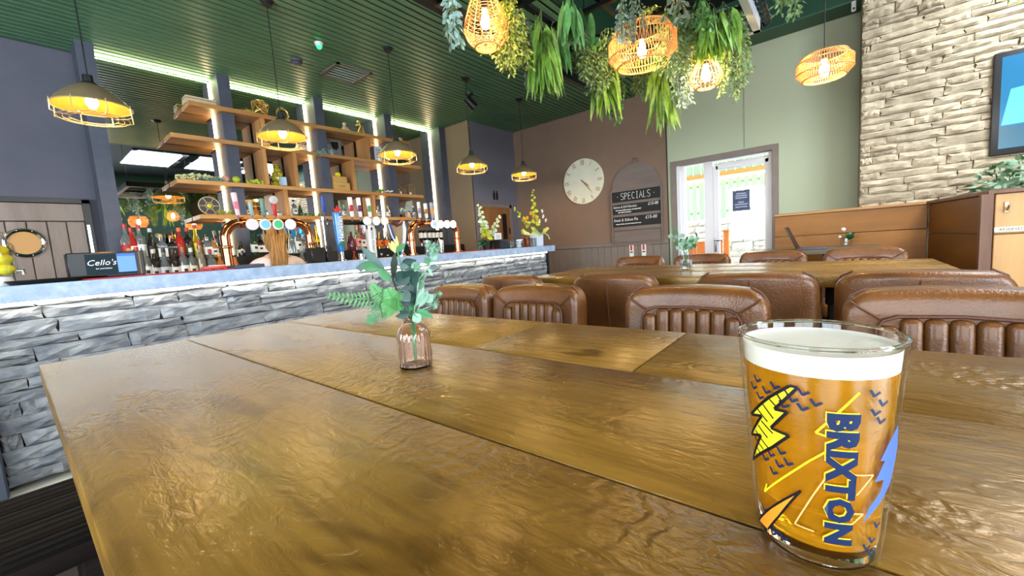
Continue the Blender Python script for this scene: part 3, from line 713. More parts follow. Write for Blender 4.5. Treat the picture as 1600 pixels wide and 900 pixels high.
def path(ps, w, closed=False): return [line(ps[i], ps[(i+1) % len(ps)], w) for i in range(len(ps) if closed else len(ps)-1)]
i_nav = mat('ink_navy', (18,38,78), rough=.45); i_yel = mat('ink_yellow', (236,222,40), rough=.45); i_blk = mat('ink_black', (16,16,26), rough=.45)
i_org = mat('ink_orange', (246,158,44), rough=.45); i_blu = mat('ink_blue', (76,108,190), rough=.45); i_pch = mat('ink_peach', (246,180,110), rough=.45)
bolt = [[-.966,.0937],[-.548,.1133],[-.256,.125],[-.162,.1249],[-.297,.1165],[-.478,.106],[-.296,.1068],[-.55,.0915],[-.283,.0905],[-.54,.0778],[-1.072,.0568],[-.912,.0691],[-.748,.0823],[-1.024,.0775],[-.705,.0973]]
decal([bolt], 'bolt_fill', i_yel, .0002)
ol = path(bolt, .0019, True)
for a, c in (((-.80,.1015),(-.60,.095)),((-.68,.107),(-.50,.099)),((-.56,.1125),(-.44,.108)),((-.44,.118),(-.36,.1125)),((-.34,.1225),(-.27,.118)),((-.72,.0935),(-.52,.088)),((-.80,.089),(-.62,.083)),((-.88,.0835),(-.60,.075)),((-.92,.078),(-.72,.0725)),((-.90,.0715),(-.80,.068)),((-.96,.0655),(-.88,.064))): ol.append(line(a, c, .0011))
decal(ol, 'bolt_outline', i_blk, .00032)
fl = [[-1.025,.0109],[-.662,.0296],[-.388,.0429],[-.148,.054],[-.31,.0418],[-.49,.0281],[-.753,.0108]]
decal([fl], 'flame_fill', i_org, .0002); decal(path(fl, .0014), 'flame_outline', i_blk, .00032)
decal([[[1.195,.1003],[1.302,.0851],[1.28,.0755],[1.184,.0612],[.962,.0499],[.69,.0384],[.771,.0488],[.957,.0589],[.986,.066],[.815,.0658],[.965,.0788],[.875,.0796],[1.0,.090]]], 'blue_bolt', i_blu)
vs_ = [[-.732,.1226],[-.82,.1163],[-.444,.1219],[-.579,.1168],[-.7,.1109],[-.092,.1218],[-.219,.1159],[-.33,.1106],[.046,.116],[-.1,.1116],[-.568,.0718],[-.685,.0664],[-.398,.0768],[-.539,.0594],[-.435,.0667],[-.299,.0707],[-.80,.0251],[-.56,.0145],[-.628,.0113],[-.418,.0129],[.7,.1237],[.827,.1173],[.732,.1117],[.821,.1061],[.963,.0346],[.888,.0243],[.80,.0198],[.905,.0149]]
dk = []
for a, z in vs_: dk += [line((a-.07,z+.0028), (a-.01,z-.0016), .0016), line((a-.02,z-.0014), (a+.06,z+.0012), .0016)]
decal(dk, 'tick_marks', i_nav, .00028)['kind'] = 'stuff'
decal(path([[.504,.1251],[.296,.1128],[.038,.097],[.165,.0955]], .0013)+path([[.16,.0853],[-.037,.0767],[-.771,.0395],[-.70,.047]], .0012), 'yellow_zigzag', i_yel, .0003)
decal(path([[.489,.0713],[.781,.0708],[.56,.0574]], .0009)+path([[.544,.0447],[.678,.0443],[.486,.0353]], .0009)+path([[.207,.0715],[.008,.0531],[-.242,.0281],[.027,.0275]], .0009), 'peach_zigzag', i_pch, .0003)
def wrapped_text(bold, m, off, da=0, dz=0):
    me = text_mesh('BRIXTON', 1, extr=0, bold=bold, spacing=1.06)
    bm = bmesh.new(); bm.from_mesh(me); bmesh.ops.triangulate(bm, faces=bm.faces[:])
    xs = [v.co.x for v in bm.verts]; ys = [v.co.y for v in bm.verts]; x0, x1, y0, y1 = min(xs), max(xs), min(ys), max(ys)
    for v in bm.verts:      # text runs down the glass, letter tops to the right
        u = (v.co.x-x0)/(x1-x0); w = (v.co.y-y0)/(y1-y0); v.co = Vector((.152+w*.395+da, .1112-u*.0895+dz, 0))
    wrap(bm, off); bm.to_mesh(me); bm.free(); me.materials.clear(); me.materials.append(m)
    o = bpy.data.objects.new('lettering', me); COL.objects.link(o); o.parent = beer
wrapped_text(.062, i_yel, .00028, -.016, .0008); wrapped_text(.060, i_nav, .00042)

# ---------------------------------------------------------------- ribbed vase and greenery on the big table
m_vase = mat('pink_glass', (.99,.86,.80), rough=.02, trans=1, ior=1.42)
vs = thing('ribbed_vase', 'small ribbed pinkish glass bottle vase holding artificial leaves', 'vase', (.489,.659,TZ))
rib = lambda a, z: .035*math.cos(20*a) if .006 < z < .072 else 0
p = MB(); p.lathe([(.027,0),(.0315,.001),(.0325,.006),(.0325,.02),(.0322,.045),(.0318,.066),(.030,.073),(.024,.083),(.017,.089),(.0155,.093),(.0175,.0945),(.0175,.099),(.0155,.1005),(.0138,.0995),(.0138,.090),(.022,.081),(.028,.072),(.0296,.06),(.0298,.03),(.029,.005),(.001,.003)], 120, wob=rib)
p.build('glass_body', m_vase, vs)
m_lf = {'dark': mat('leaf_bluegreen', (32,64,56), rough=.5, var=.2, vs=40), 'mid': mat('leaf_green', (62,122,74), rough=.5, var=.2, vs=40), 'pale': mat('leaf_pale', (128,168,144), rough=.55, var=.15, vs=40),
        'grey': mat('leaf_grey', (74,98,92), rough=.5, var=.15, vs=40), 'fern': mat('fern_green', (84,150,84), rough=.5, var=.15, vs=60), 'bud': mat('bud_yellow', (196,200,110), rough=.5), 'dkstem': mat('dark_stem', (40,54,38), rough=.7)}
bq = thing('leaf_bouquet', 'artificial spray of fern and eucalyptus leaves standing in the ribbed vase', 'foliage', (.489,.659,TZ))
VB = Vector((.489,.659,TZ))
fv = Vector((.489,.659,0)).normalized(); rv = Vector((fv.y,-fv.x,0)); upv = Vector((0,0,1))
def bp_(px, py, back=0):          # a point of the spray, at the vase's distance from the eye
    d = px_ray(px, py); t = (VB-EYE).dot(fv)/d.dot(fv); return EYE+d*t+fv*back-VB
neck = Vector((0,0,.09))
def stem(pts, m='mid', r=.0016):
    q = MB(); q.tube(pts, r, 6); return q.build('stem', m_lf[m], bq)
def bleaf(a, b, W, m, back=0, droop=0, fold=.28, peak=.5, tilt=0, n=5):
    A_, B_ = a, b; d = B_-A_; q = MB(); sd = d.normalized().cross(fv+Vector((0,0,tilt))); q.leaf(A_, d, d.length, W, droop, n, side=sd, fold=fold, peak=peak)
    return q.build('leaf', m_lf[m], bq)
# long blades
stem([neck, bp_(636,470), bp_(626,455)], 'mid')
bleaf(bp_(606,428), bp_(562,384,.01), .017, 'grey', peak=.55); bleaf(bp_(612,440,-.01), bp_(590,418,-.01), .018, 'mid'); bleaf(bp_(596,421,-.01), bp_(563,412,-.02), .021, 'mid', peak=.6); bleaf(bp_(565,412,-.02), bp_(566,424,-.025), .016, 'grey')
bleaf(bp_(614,438,.01), bp_(617,392,.012), .014, 'dkstem', peak=.5); stem([neck, bp_(625,470,.01), bp_(613,436,.01)], 'dkstem', .002)
# eucalyptus broad leaves
for a, b, W, mm_ in (((626,420),(650,406),.026,'dark'),((632,446),(653,420),.034,'dark'),((618,444),(640,424),.032,'dark'),((624,472),(650,446),.034,'dark'),((622,455),(654,474),.03,'dark'),((640,470),(626,452),.024,'grey'),
                     ((617,395),(634,380),.012,'mid'),((618,396),(612,376),.008,'bud'),((620,394),(619,368),.008,'bud'),((616,394),(607,378),.008,'bud'),((648,440),(666,424),.022,'pale'),((650,452),(662,436),.02,'pale'),((640,417),(622,414),.012,'grey'),
                     ((632,482),(612,470),.024,'mid'),((640,486),(622,478),.02,'dark'),((648,470),(640,486),.016,'mid')):
    bleaf(bp_(*a, random.uniform(-.02,.02)), bp_(*b, random.uniform(-.02,.02)), W, mm_)
stem([neck, bp_(640,470), bp_(630,430), bp_(621,392)], 'mid'); stem([neck, bp_(650,470,-.01), bp_(654,436,-.01), bp_(670,416,-.01), bp_(677,392,-.01)], 'pale', .0013); stem([neck, bp_(645,474), bp_(640,440), bp_(636,418)], 'mid')
for a, b, W, mm_ in (((671,414),(663,402),.014,'mid'),((670,418),(684,417),.012,'grey'),((668,418),(676,432),.006,'pale'),((672,405),(682,396),.018,'pale'),((674,402),(668,392),.014,'grey')): bleaf(bp_(*a,-.01), bp_(*b,-.01), W, mm_)
# pale rosettes
for cx_, cy_, n_, s_ in ((672,384,10,.013),(680,388,10,.014),(676,392,8,.012),(650,416,10,.012),(682,458,8,.012),(676,476,8,.011),(680,470,7,.010)):
    c = bp_(cx_, cy_, -.012); q = MB()
    for k in range(n_):
        a = 2*PI*k/n_; d = rv*math.cos(a)+upv*math.sin(a)-fv*.6; q.leaf(c, d, s_, .009, 0, 3, fold=.1, peak=.65)
    q.build('rosette', m_lf['pale'], bq)
stem([neck, bp_(655,478,-.01), bp_(668,470,-.012), bp_(680,458,-.012)], 'pale', .0012); stem([neck, bp_(660,482,-.01), bp_(676,476,-.012)], 'pale', .0012)
for a, b, W, mm_ in (((654,478),(668,452),.014,'pale'),((650,476),(662,446),.012,'pale'),((662,470),(676,458),.02,'pale'),((644,488),(668,492),.012,'mid'),((646,488),(656,500),.02,'pale'),((642,488),(618,492),.014,'dark'),((650,480),(676,494),.013,'mid')): bleaf(bp_(*a,-.02), bp_(*b,-.025), W, mm_)
# fern frond to the left
def frond(pts, W, m, name='fern_frond', n=17):
    P_ = [Vector(p) for p in pts]; q = MB(); q.tube(P_, .0009, 5)
    for i in range(n):
        t = (i+1)/(n+1)*(len(P_)-1); k = min(int(t), len(P_)-2); c = P_[k].lerp(P_[k+1], t-k); d = (P_[k+1]-P_[k]).normalized()
        w = W*math.sin(PI*min(1, (.12+.88*(1-(i/n))**.8)))**.7 if i < n*.15 else W*(1-i/n)**.8+.004
        for s in (-1, 1):
            sd = d.cross(fv)*s; q.leaf(c, sd+d*.45+fv*random.uniform(-.2,.2), w, .0038, .15, 3, side=d, peak=.35)
    return q.build(name, m_lf[m], bq)
frond([bp_(620,474,-.01), bp_(590,466,-.02), bp_(555,464,-.03), bp_(515,457,-.04)], .026, 'fern')
frond([bp_(626,480,-.02), bp_(610,468,-.03), bp_(592,455,-.035), bp_(582,442,-.03)], .024, 'fern')
frond([bp_(628,482,-.025), bp_(604,478,-.035), bp_(586,488,-.04), bp_(578,500,-.045)], .02, 'mid')
frond([bp_(628,478,-.03), bp_(614,462,-.04), bp_(606,448,-.04)], .026, 'fern'); frond([bp_(630,482,-.03), bp_(612,474,-.045), bp_(600,468,-.05)], .026, 'fern')
stem([neck, bp_(628,482), bp_(620,474,-.01)], 'mid'); stem([Vector((0,0,.012)), neck], 'mid', .002); stem([Vector((.004,.003,.02)), neck+Vector((.003,0,0))], 'mid', .0018)
bleaf(Vector((0,0,.092)), Vector((.002,-.002,.062)), .012, 'mid')
# ---------------------------------------------------------------- caged pendants over the bar
m_bulb = mat('bulb_glow', (255,240,200), emit=190, ecol=(1,.66,.28))
m_shade_in = mat('brass_shade', (190,140,62), rough=.28, metal=.75)
m_bronze = mat('bronze_shade', (158,136,106), rough=.4, metal=.55)
m_wire = mat('cage_wire', (212,186,134), rough=.35, metal=.5)
def make_cage():
    t = thing('cage_pendant', '', 'lamp')
    p = MB(); prof = [(.030,.118),(.046,.112),(.075,.095),(.110,.066),(.140,.034),(.158,.004),(.160,0)]
    p.lathe(prof, 48, cap0=False, cap1=False); o = p.build('lamp_shade', m_bronze, t)
    p = MB(); p.lathe([(r-.003, z-.001) for r, z in prof], 48, cap0=False, cap1=False); p.build('shade_lining', m_shade_in, t)
    p = MB(); p.lathe([(.0,.165),(.022,.165),(.024,.13),(.034,.124),(.036,.108),(.0,.108)], 20); p.build('lamp_holder', m_black, t)
    p = MB(); p.lathe([(.026,.116),(.034,.112),(.040,.106)], 24); p.build('collar', m_wire, t)
    p = MB(); p.lathe([(.001,-.012),(.014,-.006),(.024,.014),(.026,.032),(.018,.056),(.012,.074),(.012,.108)], 16); p.build('light_bulb', m_bulb, t)
    p = MB(); p.tube([(0,0,.16),(0,0,H-1.90)], .003, 6); p.build('cord', m_black, t)
    p = MB(); p.lathe([(.0,H-1.93),(.03,H-1.93),(.05,H-1.905),(.052,H-1.90),(0,H-1.90)], 24); p.build('ceiling_rose', m_black, t)
    p = MB(); p.ring((0,0,.0), .162, .0035, 48)
    for R, z in ((.095,-.062),(.120,-.064),(.143,-.062)): p.ring((0,0,z), R, .0022, 48)
    for k in range(8):
        a = 2*PI*k/8+.2; c, s_ = math.cos(a), math.sin(a)
        p.tube([(.165*c,.165*s_,.012),(.168*c,.168*s_,-.052),(.143*c,.143*s_,-.062),(.09*c,.09*s_,-.062)], .0025, 6)
    p.build('wire_cage', m_wire, t)
    return t
cg = make_cage()
lamps = [(.398,'caged brass pendant at far left, largest of the bar row'), (1.372,'caged brass pendant in front of the left part of the oak shelves'), (2.362,'caged brass pendant at the right end of the oak shelves'),
         (3.335,'caged brass pendant in front of the grey wall corner'), (4.285,'rightmost caged brass pendant, beside the big wall clock')]
for i, (x, lab) in enumerate(lamps):
    if i == 0: cg.location = (x,3.16,1.905); cg['label'] = lab; cg['group'] = 'caged pendants over the bar'
    else: dup(cg, 'cage_pendant', lab, (x,3.16,1.905), .4*i, 'caged pendants over the bar')

# ---------------------------------------------------------------- rattan pendants
m_rat = mat('rattan', (212,156,92), rough=.55, sss=.0)
def rattan(kind, loc, R, hgt, top, label, tilt=(0,0,0)):
    t = thing('rattan_pendant', label, 'lamp', loc, group='rattan pendants'); t.rotation_euler = tilt
    p = MB()
    if kind == 'drum':
        prof = [(R*.80,hgt/2),(R,hgt*.22),(R,-hgt*.22),(R*.76,-hgt/2)]
        n = 64
        for k in range(n):
            for s, off in ((1,0),(-1,.5)):
                a = 2*PI*(k+off)/n
                p.tube([(r*math.cos(a+s*.10*z/hgt)*(1 if s > 0 else .96), r*math.sin(a+s*.10*z/hgt)*(1 if s > 0 else .96), z) for r, z in prof], .0019, 4, cap=False)
        for r, z in prof: p.ring((0,0,z), r, .0035, 48)
        p.ring((0,0,-hgt/2), R*.76, .005, 48)
        z1 = hgt/2
    else:
        prof = [(R*.30,hgt/2),(R*.42,hgt*.42),(R*.72,hgt*.18),(R*.96,-hgt*.10),(R,-hgt*.22),(R*.86,-hgt*.37),(R*.55,-hgt*.5)]
        n = 14 if kind == 'bulb' else 22
        for k in range(n):
            a = 2*PI*k/n; p.tube([(r*math.cos(a), r*math.sin(a), z) for r, z in prof], .003 if kind == 'bulb' else .0026, 5, cap=False)
        m_ = 30 if kind == 'bulb' else 8
        for k in range(m_):
            f = k/(m_-1)*(len(prof)-1); i = min(int(f), len(prof)-2); u = f-i; r = prof[i][0]*(1-u)+prof[i+1][0]*u; z = prof[i][1]*(1-u)+prof[i+1][1]*u
            p.ring((0,0,z), r, .0017, 36, 4)
        p.ring((0,0,-hgt/2), R*.55, .0045, 36)
        z1 = hgt/2
    p.build('woven_shade', m_rat, t)
    p = MB(); p.lathe([(.001,-.05),(.018,-.042),(.026,-.02),(.022,.005),(.013,.028),(.013,.05)], 14); p.build('light_bulb', m_bulb, t, loc=(0,0,-.01))
    p = MB(); p.cyl((0,0,.04), (0,0,.085), .018); p.build('lamp_holder', m_black, t)
    if kind == 'drum':
        q = MB()
        for k in range(3): a = 2*PI*k/3; q.tube([(0,0,z1),(R*.80*math.cos(a), R*.80*math.sin(a), z1)], .002, 5)
        q.build('spider', m_black, t)
    p = MB(); p.tube([(0,0,.08),(0,0,top-loc[2])], .0028, 6); p.build('cord', m_black, t)
    return t
P_ = on_x(758, 28, 1.75); rattan('bulb', P_, .118, .30, 3.4, 'pear shaped rattan lamp at the left edge of the hanging greenery')
P_ = on_x(1003, 74, 2.5); rattan('drum', P_, .192, .195, 3.4, 'wide rattan drum lamp in the middle of the hanging greenery', tilt=(.0,-.06,0))
P_ = on_x(1103, 112, 2.8); rattan('pear', P_, .094, .185, 3.4, 'small rattan pear lamp at the right side of the hanging greenery')
P_ = on_x(1288, 104, 3.2); rattan('drum', P_, .14, .13, 3.4, 'rattan drum lamp hanging alone in front of the sage green wall')

# ---------------------------------------------------------------- hanging frame and plants
FZ = 2.25
m_alu = mat('pale_frame_metal', (176,188,204), rough=.4)
fx0, fx1, fy0, fy1 = 1.25, 3.17, .425, 1.65
fr = thing('plant_trellis', 'rectangular metal trellis hung from the roof, carrying the artificial plants', 'frame', (0,0,0))
for a, c in (((fx0,fy0),(fx1,fy0)),((fx0,fy1),(fx1,fy1)),((fx0,fy0),(fx0,fy1)),((fx1,fy0),(fx1,fy1))):
    p = MB(); p.bb((min(a[0],c[0])-.02,min(a[1],c[1])-.02,FZ), (max(a[0],c[0])+.02,max(a[1],c[1])+.02,FZ+.008)); p.bb((min(a[0],c[0])-.022,min(a[1],c[1])-.022,FZ+.008), (max(a[0],c[0])+.022,max(a[1],c[1])+.022,FZ+.07)); 
    o = p.build('frame_bar', m_alu if (a == (fx0,fy0) and c == (fx1,fy0)) or a == (fx1,fy0) else m_blackm, fr)
for k in range(1, 6):
    p = MB(); x = fx0+(fx1-fx0)*k/6; p.bb((x-.012,fy0,FZ+.02), (x+.012,fy1,FZ+.045)); p.build('cross_bar', m_blackm, fr)
for k in range(1, 4):
    p = MB(); y = fy0+(fy1-fy0)*k/4; p.bb((fx0,y-.012,FZ+.045), (fx1,y+.012,FZ+.065)); p.build('long_bar', m_blackm, fr)
for x, y in ((fx0,fy0),(fx0,fy1-.02),(fx1,fy0),(fx1,fy1-.02)):
    p = MB(); p.tube([(x,y,FZ+.07),(x,y,3.4)], .004, 6); p.build('suspension_cable', m_blackm, fr)
q = MB(); q.tube([(fx1-.6+k*.011, fy0-.055+.022*math.cos(k*.9), FZ+.045+.03*math.sin(k*.9)) for k in range(58)], .007, 6); q.build('coiled_cable', m_black, fr)
m_vg = {'bright': mat('plant_bright', (112,150,58), rough=.5, var=.4, vs=25), 'fern': mat('plant_fern', (88,138,74), rough=.5, var=.3, vs=25), 'fine': mat('plant_fine', (108,138,88), rough=.6, var=.3, vs=30),
        'yellow': mat('plant_yellow', (166,172,74), rough=.5, var=.25, vs=30), 'silver': mat('plant_silver', (150,178,168), rough=.55, var=.2, vs=30), 'grey': mat('plant_grey', (112,124,104), rough=.7, var=.25, vs=30), 'stem': mat('plant_stem', (84,104,56), rough=.7)}
def vine(px, py, X, kind, m, label, L=None, W=.09, n=None, base=None, grp='artificial plants hanging from the frame'):
    if base is None: tip = on_x(px, py, X); base = Vector((tip.x, tip.y, FZ+.02)); L = base.z-tip.z
    t = thing('hanging_plant', label, 'plant', base, group=grp)
    rr = random.Random(px*7+py); sb = MB(); lb = MB(); ns = {'fine':12,'silver':6,'tassel':4,'strap':3}[kind]
    for s in range(ns):
        l = L*(1 if s == 0 else rr.uniform(.6,.95)); ax, ay = (0, 0) if s == 0 else (rr.uniform(-W,W)*.6, rr.uniform(-W,W)*.6)
        pts = [Vector((ax*math.sqrt(k/6)*1.2, ay*math.sqrt(k/6)*1.2, .04-(l+.04)*k/6)) for k in range(7)]; sb.tube(pts, .002, 4)
        if kind == 'strap': continue
        cnt = int(l*(n or {'fine':420,'silver':100,'tassel':700}[kind])/ (1 if s == 0 else 1.2))
        for k in range(cnt):
            u = rr.random()*6; i = min(int(u), 5); c = pts[i].lerp(pts[i+1], u-i); a = rr.uniform(0, 2*PI)
            fall = (1-.55*(u/6)**2)
            if kind == 'fine':
                c = c+Vector((math.cos(a), math.sin(a), 0))*rr.uniform(0,.046)*fall; lb.leaf(c, (math.cos(a),math.sin(a),rr.uniform(-1.4,.2)), rr.uniform(.016,.030), .013, .3, 2, peak=.55)
            elif kind == 'silver':
                lb.leaf(c, (math.cos(a),math.sin(a),rr.uniform(-1.3,0)), rr.uniform(.03,.048), .021, .3, 3, peak=.6)
            else:
                c = c+Vector((math.cos(a), math.sin(a), 0))*rr.uniform(0,.014); lb.leaf(c, (math.cos(a)*.6,math.sin(a)*.6,-1), .018, .010, .0, 2)
    sb.build('stem', m_vg['stem'], t)
    if kind != 'strap': lb.build('foliage', m_vg[m], t, kind='stuff'); return t
    nl = int((n or 26)*1.9)
    for k in range(nl):
        u = rr.random()**.8; z = -L*u*.72; a = rr.uniform(0, 2*PI); l = min(rr.uniform(.15,.27), L*(1-u*.72)+.02) if k else .2
        q = MB(); r0 = W*.55*rr.random(); c = Vector((r0*math.cos(a), r0*math.sin(a), z)) if k else Vector((0,0,-L+.2))
        dz = rr.uniform(-5,-1.7) if k else -5
        q.leaf(c, (math.cos(a),math.sin(a),dz), l, rr.uniform(.030,.050), .35, 6, fold=.2, peak=.42); q.build('leaf', m_vg[m], t)
    return t
V = [(716,76,1.52,'silver','silver','silver leaved trailing plant left of the pear shaped rattan lamp',None),
 (800,118,1.85,'fine','yellow','fine yellow green trailing plant just right of the pear shaped rattan lamp',None),
 (786,108,1.9,'fine','fine','small leaved trailing plant tip below the right edge of the pear lamp',None),
 (829,143,2.05,'tassel','grey','thin grey tassel plant hanging between yellow green and broad leaved plants',None),
 (852,130,2.05,'strap','bright','broad leaved bright green plant with the longest tip left of the drum lamp',30),
 (868,96,2.2,'strap','fern','ribbed fern leaved plant just right of the longest bright leaf',22),
 (893,52,2.0,'strap','fern','short plant with big ribbed leaves above the dark gap',16),
 (912,128,2.45,'fine','fine','dense fine leaved plant forming the left half of the thick green mass',None),
 (934,150,2.6,'fine','fine','dense fine leaved plant ending lowest left of the drum lamp',None),
 (946,168,2.75,'strap','bright','narrow bright leaved plant below the dense green mass',16),
 (966,190,2.95,'silver','fern','lowest small sprig with dark oval leaves left of the drum lamp',None),
 (972,62,2.3,'silver','silver','grey green sprig at the upper left of the drum lamp',None),
 (990,60,2.25,'tassel','grey','grey tassel plant hanging in front of the drum lamp',None),
 (1034,192,3.0,'strap','bright','bright leaved plant whose long leaves hang under the drum lamp',20),
 (1008,158,3.05,'fine','fine','fine leaved tuft under the drum lamp',None),
 (1046,128,2.62,'fine','fine','dense fine plant covering the right edge of the drum lamp',None),
 (1066,166,2.9,'fine','silver','long grey green fine plant right of the drum lamp',None),
 (1082,120,2.95,'fine','yellow','yellow tinted fine plant between the drum and the small pear lamp',None),
 (1110,74,2.7,'strap','bright','big broad leaved bright plant above the small pear lamp',34),
 (1130,72,2.75,'strap','bright','yellow green broad leaved plant right above the small pear lamp',22),
 (1149,156,3.0,'fine','fine','rightmost fine leaved plant of the frame, in front of the sage wall',None),
 (1060,40,2.4,'silver','grey','dark green leafy sprig at the top between drum and frame corner',None),
 (1018,30,2.5,'fine','yellow','yellow green tuft on the frame directly above the drum lamp',None),
 (958,70,2.55,'fine','fine','fine leaved tuft at the top left of the drum lamp',None),
 (842,70,2.1,'strap','bright','short bright leaved clump at the top, left of the big ribbed leaves',24),
 (925,70,2.5,'strap','fern','short ribbed leaved clump at the top of the dense green mass',20),
 (902,110,2.6,'fine','fine','dark fine plant at the left edge of the dense green mass',None),
 (952,120,2.8,'fine','yellow','mid length yellow tinted fine plant against the left side of the drum lamp',None),
 (1078,70,2.7,'fine','fine','fine tuft at the top between the drum lamp and the broad leaved clump',None),
 (1093,64,2.6,'silver','fern','dark oval leaved sprig above the small pear lamp',None),
 (1136,60,2.85,'fine','fine','fine tuft at the trellis corner beside the pale metal bar',None)]
for px, py, X, k, m, lab, n in V: vine(px, py, X, k, m, lab, n=n, W=.11 if k == 'strap' else .11)
# a second trellis further right over the tables, seen in the bar mirror
t2r = thing('plant_trellis', 'second plant trellis over the right tables, seen only in the bar mirror', 'frame', (0,0,0))
for a, c in (((1.0,-1.9),(3.0,-1.86)),((1.0,-.66),(3.0,-.62)),((1.0,-1.9),(1.04,-.62)),((2.96,-1.9),(3.0,-.62)),((1.98,-1.9),(2.02,-.62))): p = MB(); p.bb((*a,2.5), (*c,2.56)); p.build('frame_bar', m_blackm, t2r)
for x, y in ((1.02,-1.88),(2.98,-1.88),(1.02,-.64),(2.98,-.64)): p = MB(); p.tube([(x,y,2.56),(x,y,3.4)], .004, 6); p.build('suspension_cable', m_blackm, t2r)
rq = random.Random(31)
for k in range(22):
    x, y = 1.05+.19*(k % 11)+rq.uniform(-.04,.04), (-.72 if k < 11 else -1.35)+rq.uniform(-.12,.12); L = rq.uniform(.25,.6)
    kd = ('fine','strap','fine','silver')[k % 4]; mm_ = {'fine':('fine','yellow')[k % 2],'strap':'bright','silver':'silver'}[kd]
    vine(0, k, 0, kd, mm_, 'hanging artificial plant of the second trellis, seen only in the bar mirror', base=Vector((x,y,2.5)), L=L, n=None if kd != 'strap' else 16, grp='artificial plants of the second trellis')
for k, (x, y, z, kd) in enumerate(((1.35,-.75,2.05,'bulb'),(1.75,-1.15,2.0,'drum'),(2.25,-.9,2.1,'pear'),(2.65,-1.2,1.95,'drum'))):
    rattan(kd, Vector((x,y,z)), .15 if kd == 'drum' else .11, .2, 3.4, 'rattan lamp of the second trellis, %s of four along the bar mirror' % ('first','second','third','fourth')[k])
# a sprig hung further right
o = vine(1242, 30, 2.3, 'fine', 'fine', 'small green sprig at the top edge over the sage wall, apart from the frame')
fr2 = MB(); fr2.tube([(0,0,.02),(0,0,3.4-FZ-.02)], .003, 5); fr2.build('hanging_wire', m_blackm, o)

# ---------------------------------------------------------------- ceiling fittings
def at_ceiling(px, py): q = on_z(px, py, H); return q
c = at_ceiling(498, 67); s = thing('signal_light', 'small round green lit indicator on the slatted ceiling', 'light', (c.x,c.y,H))
p = MB(); p.lathe([(.0,-.03),(.02,-.028),(.034,-.012),(.036,0),(0,0)], 20); p.build('base', m_white, s)
p = MB(); p.ball((0,0,-.028), .022, 12, 8); p.build('lens', mat('green_led', (40,230,90), emit=5, ecol=(20,230,80)), s)
c = at_ceiling(463, 94); s = thing('smoke_detector', 'small dark round detector on the slatted ceiling', 'detector', (c.x,c.y,H))
p = MB(); p.lathe([(0,-.04),(.03,-.038),(.05,-.015),(.052,0),(0,0)], 24); p.build('body', m_pillar, s); p = MB(); p.ring((0,0,-.02), .046, .004, 24); p.build('vent_ring', m_black, s)
c = at_ceiling(540, 115); s = thing('ceiling_vent', 'square white slatted air vent in the slatted ceiling', 'vent', (c.x,c.y,H-.004))
p = MB()
for a in (-.17,.17): p.box((a,0,0), (.03,.37,.012)); p.box((0,a,0), (.37,.03,.012))
p.build('frame', m_taupe, s)
v0 = None
for k in range(6):
    if v0 is None: q = MB(); q.box((0,0,0), (.31,.03,.003), M=Matrix.Rotation(.6, 4, 'X')); v0 = q.build('louvre', m_white, s, loc=(0,-.13+k*.052,.005))
    else: place(v0, 'louvre', m_white, s, (0,-.13+k*.052,.005))
c = at_ceiling(733, 146); s = thing('spotlight', 'black adjustable spotlight on the slatted ceiling near the grey wall', 'light', (c.x,c.y,H))
p = MB(); p.lathe([(0,-.02),(.045,-.02),(.05,0),(0,0)], 20); p.cyl((0,0,-.02), (0,0,-.07), .01); p.build('base', m_black, s)
p = MB(); p.tube([(-.04,.02,-.06),(.05,-.03,-.16)], [.045,.05], 18); p.build('spot_head', m_black, s)
p = MB(); p.lathe([(.0,0),(.04,0)], 18, M=Matrix.Translation((.0505,-.0305,-.1605)) @ Vector((.09,-.05,-.1)).to_track_quat('Z','Y').to_matrix().to_4x4(), cap0=False, cap1=True); p.build('lens', m_chrome, s)
c = at_ceiling(809, 157); 
c = on_x(1334, 10, 5.1); s = thing('sensor', 'tiny white sensor on the dark green bulkhead beside the stone wall', 'sensor', (5.115,c.y,c.z))
p = MB(); p.rbox((-.012,0,0), (.024,.035,.09), .008, 2); p.build('body', m_white, s); p = MB(); p.ball((-.024,0,-.02), .01, 8, 5); p.build('lens', m_pillar, s)
# ---------------------------------------------------------------- wall clock, specials board, wall signs
XW = 5.40
WM = lambda y, z, x=5.37: frame_M((x,y,z), (0,-1,0), (0,0,1))
m_gold = mat('pale_gold', (178,138,76), rough=.45)
m_clock = mat('clock_cream', (226,222,200), rough=.6, var=.04, vs=9)
ck = thing('wall_clock', 'big round cream wall clock with gold roman numerals', 'clock', (5.39,2.907,1.862))
MC = frame_M((0,0,0), (0,-1,0), (0,0,1))
p = MB(); p.lathe([(.318,-.008),(.324,0),(.324,.018),(.318,.024),(.001,.0245)], 96, M=MC); p.build('dial', m_clock, ck)
for k, s in enumerate(('XII','I','II','III','IIII','V','VI','VII','VIII','IX','X','XI')):
    a = -2*PI*k/12; T = MC @ Matrix.Rotation(a, 4, 'Z') @ Matrix.Translation((0,.265,.0248)) @ Matrix.Diagonal((.55,1,1,1))
    text(s, .10, m_gold, ck, T, extr=.001, bold=.0015)
for nm, ln, w, deg in (('hour_hand',.14,.02,-128), ('minute_hand',.23,.014,-140)):
    p = MB(); p.prism([(-w*.3,-.04),(w*.3,-.04),(w*.5,ln*.6),(0,ln),(-w*.5,ln*.6)], .026, .029, M=MC @ Matrix.Rotation(math.radians(deg), 4, 'Z')); p.build(nm, m_gold, ck)
p = MB(); p.lathe([(.012,.025),(.012,.032),(.001,.033)], 16, M=MC); p.build('hub', m_gold, ck)

